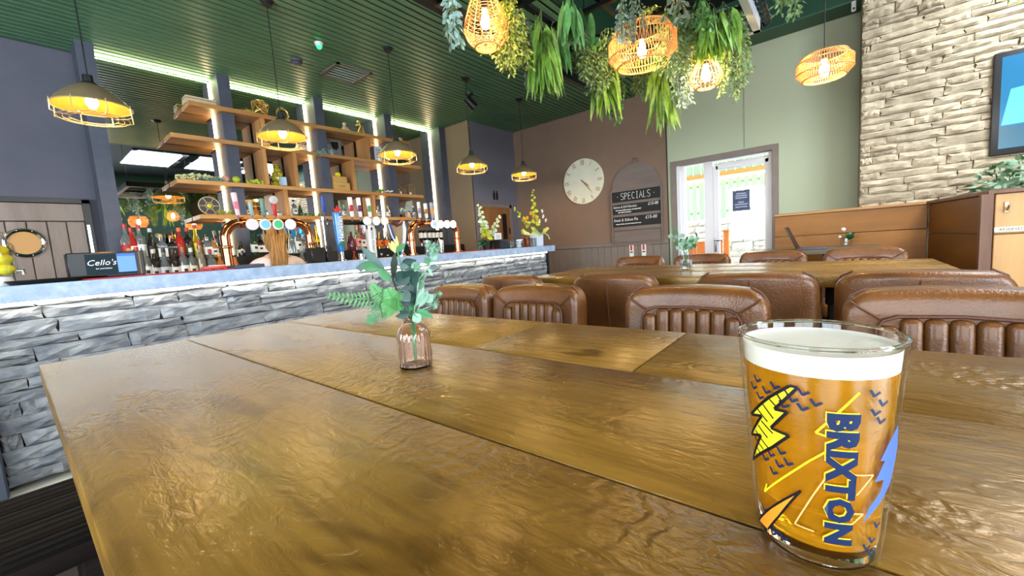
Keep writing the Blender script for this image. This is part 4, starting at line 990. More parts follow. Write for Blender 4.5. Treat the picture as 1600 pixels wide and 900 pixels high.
m_chk = mat('chalkboard', (30,30,31), rough=.7); m_chalk = mat('chalk', (236,234,228), rough=.9)
m_bd = wood('board_taupe', (124,110,102), (108,94,88), 'y', .6)
sb_ = thing('specials_board', 'arched taupe menu board with three black chalk strips on the wall', 'menu board', (5.39,2.13,0))
p = MB(); y0 = -.335; pts = [(-.335,.93),(.335,.93),(.335,1.66)]+[(.335*math.cos(PI*k/16), 1.665+.33*math.sin(PI*k/16)) for k in range(1,16)]+[(-.335,1.66)]
p.prism(pts, 0, .022, M=frame_M((0,0,0), (0,-1,0), (0,0,1))); p.build('back_board', m_bd, sb_)
for s in (-1, 1): p = MB(); p.rbox((-.03,s*.342,1.29), (.03,.018,.74), .003, 1); p.build('side_rail', m_bd, sb_)
for z in (.94, 1.12): p = MB(); p.rbox((-.03,0,z), (.028,.69,.02), .003, 1); p.build('cross_rail', m_bd, sb_)
p = MB(); p.rbox((-.024,0,1.03), (.012,.65,.15), .003, 1); p.build('lower_board', m_bd, sb_)
p = MB(); p.ring((0,0,0), .045, .005, 24, M=frame_M((-.012,0,2.02), (0,-1,0), (0,0,1)), sy=.75); p.ball((-.012,0,2.055), .01, 8, 6); p.build('hanging_ring', m_taupe, sb_)
for i, (z0, z1) in enumerate(((1.50,1.638), (1.336,1.464), (1.163,1.298))):
    p = MB(); p.rbox((-.03,0,(z0+z1)/2), (.012,.665,z1-z0), .002, 1); st = p.build('chalk_strip', m_chk, sb_)
    zc = (z0+z1)/2
    def tx(b, s, y, z, al='LEFT', sh=.15, bold=.0, sc=1): text(b, s, m_chalk, st, frame_M((-.0365,y,z), (0,-1,0), (0,0,1)) @ Matrix.Diagonal((sc,1,1,1)), extr=.0006, align=al, shear=sh, bold=bold)
    if i == 0:      # tall thin hand drawn capitals
        g = {'S':[[(1,.9),(.6,1),(.1,.88),(.1,.65),(.5,.52),(.95,.38),(.95,.12),(.5,0),(0,.1)]], 'P':[[(.1,0),(.1,1)],[(.1,1),(.8,.95),(.9,.72),(.6,.52),(.1,.48)]], 'E':[[(.9,1),(.1,.98),(.1,0),(.95,.02)],[(.1,.52),(.75,.54)]],
             'C':[[(.95,.85),(.5,1),(.1,.75),(.08,.3),(.45,0),(.95,.12)]], 'I':[[(.5,1),(.5,0)],[(.25,1),(.75,1)],[(.25,0),(.75,0)]], 'A':[[(0,0),(.5,1),(1,0)],[(.2,.38),(.82,.38)]], 'L':[[(.15,1),(.12,0),(.9,.03)]]}
        q = MB()
        for k, ch in enumerate('SPECIALS'):
            for stq in g[ch]: q.tube([(-.0368, .205-(k+u*.78)*.052, zc-.043+v*.088) for u, v in stq], .0032, 5)
        for s in (-1, 1): q.ball((-.0365, s*.25, zc), .005, 6, 5)
        q.build('lettering', m_chalk, st)
    elif i == 1:
        tx('Salmon & Dill Fishcakes', .046, .32, zc+.030, bold=0, sc=.76); tx('£13-00', .056, -.165, zc+.034, bold=0, sc=.85)
        tx('with sweet chilli, tomato, and mixed leaf', .022, .29, zc-.012, bold=.001); tx('side salad and lemon', .022, .25, zc-.042, bold=.001)
    else:
        tx('Steak & Stilton Pie', .054, .32, zc+.022, bold=0, sc=.86); tx('£15-00', .06, -.125, zc+.032, bold=0, sc=.9)
        tx('creamy mash, seasonal greens and gravy', .022, .29, zc-.030, bold=.001)
for y, lab in ((2.215,'left one of two small white cards with a red figure on the boarded wall'), (2.045,'right one of two small white cards with a red figure on the boarded wall')):
    s = thing('wall_card', lab, 'sign', (5.365,y,.83), group='white cards on the boarded wall')
    p = MB(); p.rbox((0,0,0), (.008,.062,.17), .003, 1); p.build('card', m_white, s)
    text('1', .075, mat('red_print', (190,50,46), rough=.5), s, frame_M((-.0046,0,.035), (0,-1,0), (0,0,1)), extr=.0006, bold=.01)
    p = MB(); p.bb((-.0046,-.02,-.03), (-.0042,.02,-.012)); p.build('small_print', m_pillar, s)

# ---------------------------------------------------------------- things on tables 2 and 3, planter
m_thin = pane_glass('thin_glass', (.93,.95,.95))
v2 = thing('glass_vase', 'clear straight glass vase with round pale leaves on the second table', 'vase', (2.736,.77,TZ))
p = MB(); p.lathe([(.034,0),(.036,.004),(.037,.115),(.0345,.115),(.0335,.008),(.001,.007)], 32); p.build('glass_body', m_thin, v2)
p = MB(); p.lathe([(.001,.009),(.033,.009),(.034,.06),(.001,.06)], 24); p.build('water', mat('water', (.9,.95,.95), rough=0, trans=1, ior=1.33), v2)
l2 = thing('leaf_sprig', 'eucalyptus sprig of round pale leaves standing in the straight glass vase', 'foliage', (2.736,.77,TZ))
rr = random.Random(4)
for k in range(7):
    a = 2*PI*k/7; tip = Vector((.05*math.cos(a), .075*math.sin(a), rr.uniform(.17,.25))); q = MB(); q.tube([(0,0,.02),(.01*math.cos(a),.01*math.sin(a),.11),tip], .0015, 5); q.build('stem', m_lf['mid'], l2)
    for j in range(4):
        c = Vector((.01*math.cos(a),.01*math.sin(a),.11)).lerp(tip, .25+.25*j); b2 = rr.uniform(0, 2*PI); q = MB()
        q.leaf(c, (math.cos(b2)*.7,math.sin(b2),.5), .038, .032, .1, 4, side=(math.sin(b2)*.3,-math.cos(b2)*.3,1) , peak=.5); q.build('leaf', m_lf['pale' if (k+j) % 3 else 'mid'], l2)
v3 = thing('flower_glass', 'small round glass of greenery on the table by the oak bench back', 'vase', (4.72,-.045,TZ+.02))
p = MB(); p.lathe([(.03,0),(.042,.01),(.045,.05),(.04,.085),(.037,.085),(.042,.05),(.039,.012),(.001,.008)], 24); p.build('glass_body', m_thin, v3)
f3 = thing('small_flowers', 'white flower and dark green leaves standing in the small round glass', 'foliage', (4.72,-.045,TZ+.03))
for k in range(12):
    a = rr.uniform(-.9,.9); q = MB(); q.leaf((0,0,.04), (rr.uniform(-.5,.5),-.55-rr.uniform(-.6,.5),rr.uniform(.5,1.2)), rr.uniform(.07,.12), .025, .25, 4); q.build('leaf', m_lf['mid' if k % 3 else 'dark'], f3)
q = MB(); q.tube([(0,0,.03),(0,.02,.13)], .0015, 5); q.build('stem', m_lf['mid'], f3)
q = MB(); q.ball((0,.02,.14), .018, 10, 7); q.ball((0,.045,.075), .012, 8, 6); q.build('flower_head', m_white, f3)
lp = thing('laptop', 'open dark laptop seen from the side on the table by the bench back', 'laptop', (4.42,.20,TZ+.021))
p = MB(); p.rbox((0,-.02,.006), (.30,.21,.012), .003, 1); p.build('base', m_pillar, lp)
p = MB(); p.rbox((0,.085,.012), (.28,.02,.01), .003, 1); p.build('hinge', m_black, lp)
p = MB(); p.rbox((0,0,.105), (.30,.009,.21), .003, 1); p.build('lid', m_black, lp, loc=(0,.088,.012), rot=(-.42,0,0))
# planter plants on the partition
pl = thing('planter_foliage', 'silvery green leafy plants growing out of the partition top at right edge', 'plant', (4.42,-.98,1.06))
q = MB(); q2 = MB()
for k in range(760):
    x = rr.uniform(-.46,.40); y = rr.uniform(-.42,.19); z = rr.uniform(.02,.25)*(1.1-max(0,x)*.9)+(.06 if y < -.2 else 0)
    d = (rr.uniform(-1,1), rr.uniform(-1,1), rr.uniform(-.2,1)); (q if k % 3 else q2).leaf((x,y,z), d, rr.uniform(.04,.08), rr.uniform(.022,.036), .3, 3)
q.build('leaves', mat('planter_leaf', (132,162,132), rough=.55, var=.3, vs=20), pl, kind='stuff'); q2.build('dark_leaves', mat('planter_dark', (64,96,60), rough=.55, var=.3, vs=20), pl, kind='stuff')
q = MB()
for k in range(14): x, y = rr.uniform(-.36,.36), rr.uniform(-.36,.12); q.tube([(x,y,0),(x+rr.uniform(-.04,.04),y+rr.uniform(-.04,.04),.18)], .003, 5)
q.build('stems', m_vg['stem'], pl)

# ---------------------------------------------------------------- taps and things on the bar
m_cop = mat('copper', (214,128,84), rough=.14, metal=1, var=.05)
m_lens = lambda nm, c: mat(nm, c, rough=.2)
def medallion(t, x, z, col, name='medallion', y=-.075, glow=0):
    T = frame_M((x,y,z), (1,0,0), (0,0,1))
    p = MB(); p.lathe([(.034,-.012),(.038,-.004),(.038,.006),(.034,.010),(.001,.010)], 28, M=T); o = p.build(name, m_white if not glow else mat('lit_lens', (250,250,250), rough=.3, emit=1.2), t)
    p = MB(); p.lathe([(.028,.0102),(.001,.0106)], 28, M=T, cap0=False); p.build('badge_face', mat('badge', col, rough=.3, emit=.15, ecol=col), o)
    p = MB(); p.cyl((x,y+.01,z), (x,-.02,z), .010); p.build('tap_stem', m_chrome, o)
    p = MB(); p.tube([(x,y+.02,z-.02),(x,y+.02,z-.04),(x,y+.015,z-.065)], [.006,.006,.005], 8); p.build('nozzle', m_blackm, o)
def handle(t, x, z, col, hh=.13, w=.036, band=None, knob=None):
    p = MB(); p.cyl((x,-.03,z-.02), (x,-.04,z+.02), .006); p.build('lever', m_chrome, t)
    p = MB(); p.rbox((0,0,hh/2), (w,.022,hh), .008, 2, fn=lambda v: Vector((v.x*(.72+.28*(v.z/hh+.5)), v.y, v.z))); o = p.build('tap_handle', mat('handle', col, rough=.3), t, loc=(x,-.042,z+.015), rot=(.08,-.10,0))
    if band: p = MB(); p.rbox((0,-.001,hh*.45), (w*.84,.024,hh*.34), .004, 1); p.build('handle_badge', mat('handle_badge', band, rough=.35), o)
    if knob: p = MB(); p.lathe([(.026,-.006),(.028,.004),(.001,.008)], 20, M=frame_M((0,-.012,hh+.012), (1,0,0), (0,0,1))); p.build('handle_disc', mat('disc', knob, rough=.3), o)
def copper_arch(name, x0, x1, label, meds, hands, zt=1.285):
    t = thing(name, label, 'beer tap', (0,3.16,0), group='copper beer taps'); r = .030; c = .10
    pts = [(x0,0,ZB),(x0,0,zt-c)]+[(x0+c-c*math.cos(PI/2*k/6),0,zt-c+c*math.sin(PI/2*k/6)) for k in range(1,7)]+[(x1-c+c*math.sin(PI/2*k/6),0,zt-c+c*math.cos(PI/2*k/6)) for k in range(0,7)]+[(x1,0,ZB)]
    p = MB(); p.tube(pts, r, 20); p.build('arch_pipe', m_cop, t)
    for x in (x0, x1):
        p = MB(); p.lathe([(.034,ZB),(.05,ZB+.004),(.05,ZB+.016),(.034,ZB+.02)], 24, c=(x,0,0)); p.build('foot_flange', m_cop, t)
        p = MB(); p.lathe([(.034,1.115),(.037,1.12),(.037,1.13),(.034,1.135)], 24, c=(x,0,0)); p.build('pipe_collar', m_cop, t)
    for x in (x0+c+.01, x1-c-.01): p = MB(); p.tube([(x-.012,0,zt),(x+.012,0,zt)], .038, 20); p.build('pipe_collar', m_cop, t)
    for a, col, gl in meds: medallion(t, a, zt-.018, col, glow=gl)
    for a in hands: handle(t, a[0], zt+.03, *a[1:])
    return t
copper_arch('copper_tap', .925, 1.478, 'copper arched beer tap left on the bar, in front of the barmaid', [(1.07,(236,196,204),0),(1.15,(120,180,214),0),(1.232,(70,176,120),0),(1.316,(244,244,240),0)],
            [(1.005,(238,200,204),.15,.034,(214,120,140)),(1.09,(150,166,158),.10,.03),(1.165,(96,134,122),.12,.03),(1.238,(196,44,40),.10,.03,None,(196,190,190))])
copper_arch('copper_tap', 2.43, 3.02, 'copper arched beer tap right on the bar with four lit white discs', [(2.66,(170,196,222),1),(2.742,(250,250,250),1),(2.826,(250,250,250),1),(2.91,(250,250,250),1)],
            [(2.52,(222,214,220),.15,.034,(150,140,160)),(2.60,(226,228,226),.14,.04,(180,120,60)),(2.675,(158,166,178),.15,.036,(236,150,40))])
# blue tapered tap
hb = thing('blue_tap', 'tall tapered blue beer tap with red star on top and white lettering', 'beer tap', (1.70,3.13,ZB), group='beer taps')
p = MB(); p.lathe([(.034,0),(.034,.004),(.024,.012),(.022,.075)], 24); p.build('tap_base', m_chrome, hb)
p = MB(); p.lathe([(.024,.07),(.026,.09),(.037,.365),(.036,.38),(.03,.385),(.001,.386)], 32); p.build('tap_column', mat('tap_blue', (26,112,186), rough=.25, coat=.5), hb)
text('Heineken', .052, m_white, hb, frame_M((.002,-.0345,.255), (.0,-.045,1), (-1,0,0)), extr=.003, bold=.001)
p = MB(); p.ball((0,0,0), .018, 16, 8, (1.5,.4,.9), M=Matrix.Translation((.0,-.026,.135))); p.build('oval_badge', mat('oval_green', (40,120,84), rough=.3), hb)
p = MB(); p.prism([(.034*(1 if k % 2 == 0 else .45)*math.sin(PI*k/5), .034*(1 if k % 2 == 0 else .45)*math.cos(PI*k/5)) for k in range(10)], -.006, .006, M=frame_M((0,-.01,.405), (1,0,0), (0,0,1))); p.build('red_star', mat('star_red', (214,40,34), rough=.3), hb)
# slim chrome tap with blue handle
st_ = thing('chrome_tap', 'slim chrome beer tap with dark blue handle left of the tall blue tap', 'beer tap', (1.615,3.2,0), group='beer taps')
p = MB(); p.lathe([(.03,ZB),(.03,ZB+.01),(.012,ZB+.02),(.011,1.30),(.022,1.305),(.022,1.335),(.001,1.337)], 20); p.build('tap_column', m_chrome, st_); handle(st_, .0, 1.35, (44,74,160), .13, .03)
p = MB(); p.tube([(0,0,1.31),(0,-.07,1.31),(0,-.08,1.27)], .008, 8); p.build('nozzle', m_chrome, st_)
# white T tap
wt = thing('white_tap', 'white column beer tap with crossbar, round lenses and fruit badge handles', 'beer tap', (2.0,3.16,0), group='beer taps')
p = MB(); p.rbox((0,0,(ZB+1.32)/2), (.068,.05,1.32-ZB), .008, 2); p.build('tap_column', mat('tap_white', (232,228,222), rough=.3), wt)
text('BIRRA MORETTI', .030, mat('print_dark', (84,92,98), rough=.5), wt, frame_M((0,-.0256,1.12), (0,0,-1), (1,0,0)), extr=.0008)
p = MB(); p.ball((0,-.025,1.235), .01, 8, 6, (1,.3,1.3)); p.build('crest', m_black, wt)
p = MB(); p.rbox((-.03,0,1.285), (.40,.04,.03), .008, 2); p.build('cross_bar', m_blackm, wt)
for a, col in ((-.055,(236,214,210)),(.03,(240,240,240)),(.112,(226,238,206))): medallion(wt, a, 1.296, col, y=-.06)
for a, c1_, c2_ in ((-.175,(236,230,226),(190,60,60)),(-.10,(236,230,226),(110,50,80)),(-.01,(234,234,230),(96,150,90))): handle(wt, a, 1.315, c1_, .16, .038, c2_)
# harp tap
hp = thing('harp_tap', 'harp shaped beer tap with blue and white striped sides', 'beer tap', (2.27,3.16,ZB), group='beer taps')
for nm, pts, r, mm_ in (('front_pillar',[(-.075,0,.30),(-.05,0,.20),(.0,0,.09),(.03,0,.03)],[.016,.017,.015,.012],mat('harp_blue',(60,84,150),rough=.25)), ('neck',[(-.078,0,.30),(-.04,0,.315),(.01,0,.285),(.05,0,.30),(.075,0,.325)],[.012,.016,.016,.017,.014],mat('harp_brown',(96,66,52),rough=.3,metal=.3)),
                       ('sound_board',[(.078,0,.325),(.09,0,.25),(.075,0,.15),(.035,0,.03)],[.018,.02,.018,.012],mat('harp_white',(214,216,232),rough=.25))):
    p = MB(); p.tube(pts, r, 12); p.build(nm, mm_, hp)
p = MB(); p.tube([(-.090,-.01,.295),(-.066,-.012,.20),(-.014,-.012,.085)], .006, 6); p.tube([(.075,-.018,.31),(.083,-.02,.24),(.066,-.018,.14)], .006, 6); p.build('side_stripe', mat('harp_stripe', (226,228,240), rough=.3), hp)
p = MB()
for k in range(6): x = -.05+.02*k; p.cyl((x,0,.30), (.02+.01*k,0,.06+.02*k), .0012, 5)
p.build('strings', m_gold, hp)
p = MB(); p.prism([(-.06,.29),(-.01,.12),(.03,.06),(.07,.16),(.085,.29),(.03,.28)], -.003, .003, M=frame_M((0,.012,0), (1,0,0), (0,0,1))); p.build('back_plate', mat('harp_tan', (176,150,118), rough=.4), hp)
p = MB(); p.lathe([(.04,0),(.04,.012),(.022,.03),(.001,.035)], 24, c=(.03,0,0)); p.build('tap_base', m_chrome, hp)
# drip trays and mats
dt = thing('drip_tray', 'dark slotted drip tray below the left copper tap', 'tray', (.955,2.96,ZB)); p = MB(); p.rbox((0,0,.012), (.17,.16,.022), .004, 1); p.build('tray', mat('tray_navy', (58,64,86), rough=.4), dt); q = MB()
for k in range(6): q.box((-.06+k*.024,0,.0245), (.008,.13,.002))
q.build('slots', m_black, dt)
m_mat = mat('bar_mat_red', (120,28,38), rough=.9)
for x0, x1, lab in ((.22,.86,'long dark red bar mat beside the till screen'), (2.65,3.32,'dark red bar mat at the right copper tap')):
    t = thing('bar_mat', lab, 'mat', ((x0+x1)/2,2.93,ZB)); p = MB(); p.rbox((0,0,.004), (x1-x0,.20,.007), .002, 1); p.build('runner', m_mat, t); p = MB(); p.bb((-(x1-x0)/2+.01,-.1015,.001), ((x1-x0)/2-.01,-.0995,.007)); p.build('edge_band', mat('mat_edge', (170,44,56), rough=.8), t)
pk = thing('snack_packets', 'flat red and white packet lying on the long bar mat', 'packet', (.79,2.97,ZB+.008)); p = MB(); p.rbox((0,0,.01), (.12,.08,.018), .007, 2); p.build('packet', mat('packet_red', (206,74,64), rough=.3), pk); p = MB(); p.rbox((.03,-.01,.021), (.05,.05,.004), .001, 1); p.build('packet_label', m_white, pk)
# till screen
tl = thing('till_screen', 'black till display facing the room with a white script name on screen', 'screen', (.345,3.13,ZB))
p = MB(); p.rbox((0,0,.075), (.30,.11,.135), .005, 1); p.build('casing', m_black, tl)
p = MB(); p.bb((-.085,-.0575,.018), (.115,-.0555,.132)); p.build('screen', mat('till_dark', (30,44,50), rough=.5, spec=.1, emit=.12, ecol=(42,62,70)), tl)
p = MB(); p.bb((.037,-.0585,.03), (.112,-.0573,.130)); p.build('receipt_panel', mat('till_blue', (90,130,190), rough=.5, spec=.1, emit=.35, ecol=(130,176,232)), tl)
p = MB(); p.bb((.037,-.0595,.116), (.112,-.0583,.130)); p.build('receipt_header', mat('till_blue2', (52,96,186), rough=.5, emit=.5, ecol=(52,96,186)), tl)
m_lit = mat('till_white', (240,240,240), emit=.4)
text("Cello's", .042, m_lit, tl, frame_M((-.026,-.0588,.085), (1,0,0), (0,0,1)), extr=.0004, shear=.3, bold=-.0003)
text('bar and kitchen', .010, m_lit, tl, frame_M((-.018,-.0588,.055), (1,0,0), (0,0,1)), extr=.0003)
p = MB(); p.bb((.128,-.0575,.01), (.131,-.0555,.14)); p.build('side_trim', m_gold, tl)
p = MB(); p.rbox((0,.02,.004), (.2,.1,.008), .003, 1); p.build('stand', m_black, tl)
ty = thing('black_tray', 'low black round serving tray left of the till display', 'tray', (.155,2.99,ZB)); p = MB(); p.lathe([(.001,.004),(.12,.003),(.15,.0),(.165,.018),(.17,.018),(.155,-.0),(.001,.0)][::1], 40, cap0=False, cap1=False); p.build('tray', m_black, ty); p = MB(); p.ring((0,0,.018), .168, .004, 40); p.build('rim', m_black, ty)
m_lem = mat('lemon', (236,216,40), rough=.45, bump=.1, bs=200)
jr = thing('lemon_jar', 'clear glass drinks jar full of lemons at the left end of the bar', 'jar', (-.03,3.10,ZB))
p = MB(); p.lathe([(.058,.045),(.064,.05),(.066,.07),(.066,.19),(.05,.215),(.048,.235),(.046,.235),(.048,.213),(.062,.19),(.062,.055),(.001,.052)], 32); p.build('glass_body', m_thin, jr)
p = MB(); p.lathe([(.05,.0),(.05,.01),(.045,.044),(.055,.045),(.001,.046)], 20); p.build('stand', m_white, jr)
p = MB(); p.tube([(.055,-.035,.07),(.08,-.05,.07),(.08,-.05,.05)], .007, 8); p.build('spigot', m_chrome, jr); p = MB(); p.lathe([(.05,.235),(.05,.25),(.02,.262),(.001,.262)], 24); p.build('lid', m_chrome, jr)
for k, (x, y, z) in enumerate(((.026,-.024,.078),(-.026,-.02,.08),(0,.03,.08),(.022,-.026,.122),(-.024,.02,.122),(.028,.018,.125),(-.01,-.034,.165),(.022,.02,.168),(-.024,-.004,.205))):
    q = MB(); q.ball((0,0,0), .027, 12, 8, (1.18,1,1)); o = q.build('lemon', m_lem, loc=(-.03+x,3.10+y,ZB+z), rot=(0,0,k*1.1)); tag(o, 'yellow lemon inside the glass drinks jar at the left end of the bar', 'lemon', 'lemons in the drinks jar')
for (x, w, h, lab) in ((1.462,.105,.115,'black box of straws and napkins right of the barmaid'), (1.565,.09,.085,'low dark caddy between the barmaid and the chrome tap')):
    t = thing('bar_caddy', lab, 'caddy', (x,3.06,ZB)); p = MB(); p.rbox((0,0,h/2), (w,.10,h-.001), .006, 1, fn=lambda v: Vector((v.x*(1+.12*v.z/.1), v.y, v.z))); p.build('box', m_black, t)
    q = MB()
    for k in range(5): q.cyl((-w*.3+k*w*.15,0,h), (-w*.32+k*w*.16,.01,h+.03+.01*(k % 2)), .004, 6)
    q.build('straws', m_black, t)
for x, lab in ((1.80,'steel measure cup just right of the tall blue tap'), (1.885,'wider steel cup left of the white column tap')):
    t = thing('steel_cup', lab, 'cup', (x,3.0,ZB)); r = .026 if x < 1.85 else .036; p = MB(); p.lathe([(r*.9,0),(r,.048),(r*.94,.048),(r*.85,.004),(.001,.004)], 24); p.build('body', m_chrome, t); p = MB(); p.ring((0,0,.048), r*.98, .002, 24); p.build('rim', m_chrome, t)
for x, lab in ((2.74,'tall steel cocktail tube behind the lit discs, left one'), (2.93,'tall steel cocktail tube by the right leg of the right copper tap')):
    t = thing('steel_shaker', lab, 'shaker', (x,3.32,ZB)); p = MB(); p.lathe([(.028,0),(.034,.12),(.034,.14),(.026,.145),(.001,.147)], 20); p.build('body', m_chrome, t); p = MB(); p.lathe([(.0345,.085),(.0355,.09),(.0345,.095)], 20, cap0=False, cap1=False); p.build('band', m_chrome, t)

# right end of the bar
m_pet = {'w': mat('petal_cream', (222,232,200), rough=.6), 'y': mat('petal_lime', (206,214,70), rough=.6), 'o': mat('petal_orange', (250,178,30), rough=.6), 'p': mat('petal_white', (244,246,226), rough=.6)}
def gladiolus(t, base, tip, m, n=14, s=.045):
    b_, t_ = Vector(base), Vector(tip); q = MB(); q.tube([b_, t_], [.004,.0015], 6); q.build('flower_stem', m_vg['stem'], t); rr = random.Random(int(1000*abs(tip[0]+tip[2])))
    for k in range(n):
        u = .25+.75*k/n; c = b_.lerp(t_, u); sz = s*(1.15-.75*k/n); a = 2.4*k; q = MB()
        for j in range(5):
            d = Vector((math.cos(a)+.5*math.cos(2*PI*j/5), math.sin(a)*.8+.5*math.sin(2*PI*j/5), .5+.5*math.sin(2*PI*j/5+1))); q.leaf(c, d, sz*1.35, sz*.95, .15, 3)
        q.build('blossom', m, t)
fp = thing('flower_pot', 'black pot of cream gladiolus flowers on the bar before the brown door', 'flowers', (3.47,3.14,ZB))
p = MB(); p.lathe([(.05,0),(.068,.10),(.062,.10),(.046,.008),(.001,.008)], 24); p.build('pot', m_black, fp); p = MB(); p.lathe([(.001,.09),(.062,.09)], 20, cap1=False); p.build('soil', m_dkwood, fp)
def rel(px, py, Y, o): return on_y(px, py, Y)-Vector(o)
o_ = (3.47,3.14,ZB)
gladiolus(fp, (0,0,.09), rel(748,318,3.12,o_), m_pet['w'], 15, .05); gladiolus(fp, (.02,0,.09), rel(782,335,3.1,o_), m_pet['w'], 12, .045); gladiolus(fp, (.0,-.02,.09), rel(754,352,3.1,o_), m_pet['y'], 7, .05)
rr = random.Random(3)
for k in range(16):
    q = MB(); a = rr.uniform(PI*.7, PI*1.5); q.leaf((-.02,0,.09), (math.cos(a),math.sin(a)*.7,rr.uniform(-.2,.7)), rr.uniform(.08,.15), .04, .4, 4); q.build('leaf', m_lf['dark' if k % 2 else 'mid'], fp)
mb_ = thing('menu_box', 'slanted black menu box in front of the cream flowers', 'box', (3.56,3.0,ZB)); p = MB(); p.rbox((0,0,.055), (.17,.09,.108), .005, 1, fn=lambda v: Vector((v.x, v.y+v.z*.35, v.z))); p.build('box', m_black, mb_); q = MB()
for k in range(5): q.bb((-.075,-.066+k*.0065,.02+.018*k), (.075,-.0645+k*.0065,.026+.018*k))
q.build('ridges', m_pillar, mb_)
cd_ = thing('card_stand', 'small white card standing above the black menu box', 'sign', (3.615,3.1,ZB)); p = MB(); p.rbox((0,0,.145), (.13,.006,.085), .002, 1); p.build('card', m_white, cd_); p = MB(); p.rbox((0,.02,.05), (.1,.03,.1), .004, 1); p.build('foot', m_black, cd_); q = MB()
for k in range(3): q.bb((-.035,-.0045,.125+k*.016), (.035,-.003,.129+k*.016))
q.build('lettering', m_pillar, cd_)
m_tg = pane_glass('tumbler', (.82,.86,.88)); m_cg = pane_glass('copper_tumbler', (.86,.66,.56))
gl_ = [(3.70,2.98,.035,.08,0,'first clear tumbler right of the black menu box'),(3.78,3.02,.03,.07,0,'second clear tumbler right of the black menu box'),(3.86,2.98,.05,.09,2,'square clear candle glass in the middle of the tumblers'),(3.95,3.02,.035,.10,1,'first copper tinted glass right of the square candle glass'),
       (4.02,2.97,.035,.11,1,'second copper tinted glass right of the square candle glass'),(4.08,3.03,.035,.12,1,'tallest copper tinted glass left of the white flower box'),(4.13,2.96,.035,.105,0,'clear tumbler touching the white flower box')]
for x, y, r, h, k, lab in gl_:
    t = thing('tumbler', lab, 'glass', (x,y,ZB), group='glasses at the right end of the bar'); p = MB(); p.lathe([(r*.85,0),(r,h),(r*.93,h),(r*.8,.008),(.001,.006)], 4 if k == 2 else 20); p.build('body', m_cg if k == 1 else m_tg, t); p = MB(); p.ring((0,0,h), r*.97, .0016, 4 if k == 2 else 20); p.build('rim', m_chrome, t)
bx = thing('flower_bouquet', 'yellow and lime flower bouquet in a white box at the bar end', 'flowers', (4.24,2.99,ZB)); o_ = (4.24,2.99,ZB)
p = MB(); p.rbox((0,0,.072), (.135,.11,.143), .004, 1, fn=lambda v: Vector((v.x*(1+.5*v.z), v.y*(1+.5*v.z), v.z))); p.build('box', mat('box_white', (214,222,236), rough=.5), bx)
q = MB()
n = 28; cst = [(0.045,.13),(.10,.165),(.15,.19)]
vs = []; fs = []
for i, (r, z) in enumerate(cst):
    for k in range(n):
        a = 2*PI*k/n; w = 1+.28*i*math.sin(3*a+.6)*.6+.1*i*math.sin(7*a); vs.append((r*1.15*w*math.cos(a), r*.9*w*math.sin(a), z+.022*i*math.sin(5*a+i)))
for i in range(2):
    for k in range(n): k2 = (k+1) % n; fs.append((i*n+k, i*n+k2, (i+1)*n+k2, (i+1)*n+k))
q.add(vs, fs, True); q.build('paper_wrap', mat('lime_paper', (232,236,150), rough=.6), bx)
q = MB(); q.tube([(.1,-.06,.16),(.14,-.08,.13),(.165,-.085,.08)], .006, 6); q.build('ribbon', mat('lime_ribbon', (222,230,140), rough=.6), bx)
gladiolus(bx, (0,0,.13), rel(832,293,2.98,o_), m_pet['y'], 14, .045); gladiolus(bx, (0,0,.14), rel(800,322,2.97,o_), m_pet['y'], 11, .04)
for px, py in ((823,340),(832,336),(838,343),(828,333),(820,344)):
    q = MB(); c = rel(px, py, 2.93, o_)
    for j in range(9): a = 2*PI*j/9; q.leaf(c, (math.cos(a),-.5,math.sin(a)), .028, .02, .1, 3)
    q.build('orange_bloom', m_pet['o'], bx)
for px, py in ((842,345),(848,338),(846,330),(852,344)):
    q = MB(); c = rel(px, py, 2.96, o_)
    for j in range(6): a = 2*PI*j/6; q.leaf(c, (math.cos(a),-.4,math.sin(a)), .034, .018, .1, 3)
    q.build('white_bloom', m_pet['p'], bx)
for k in range(22):
    q = MB(); a = rr.uniform(0, 2*PI); q.leaf((0,0,.14), (math.cos(a)*.8+.3,math.sin(a)*.6,rr.uniform(.4,1.3)), rr.uniform(.1,.17), .02, .2, 4); q.build('leaf', m_lf['dark' if k % 2 else 'mid'], bx)
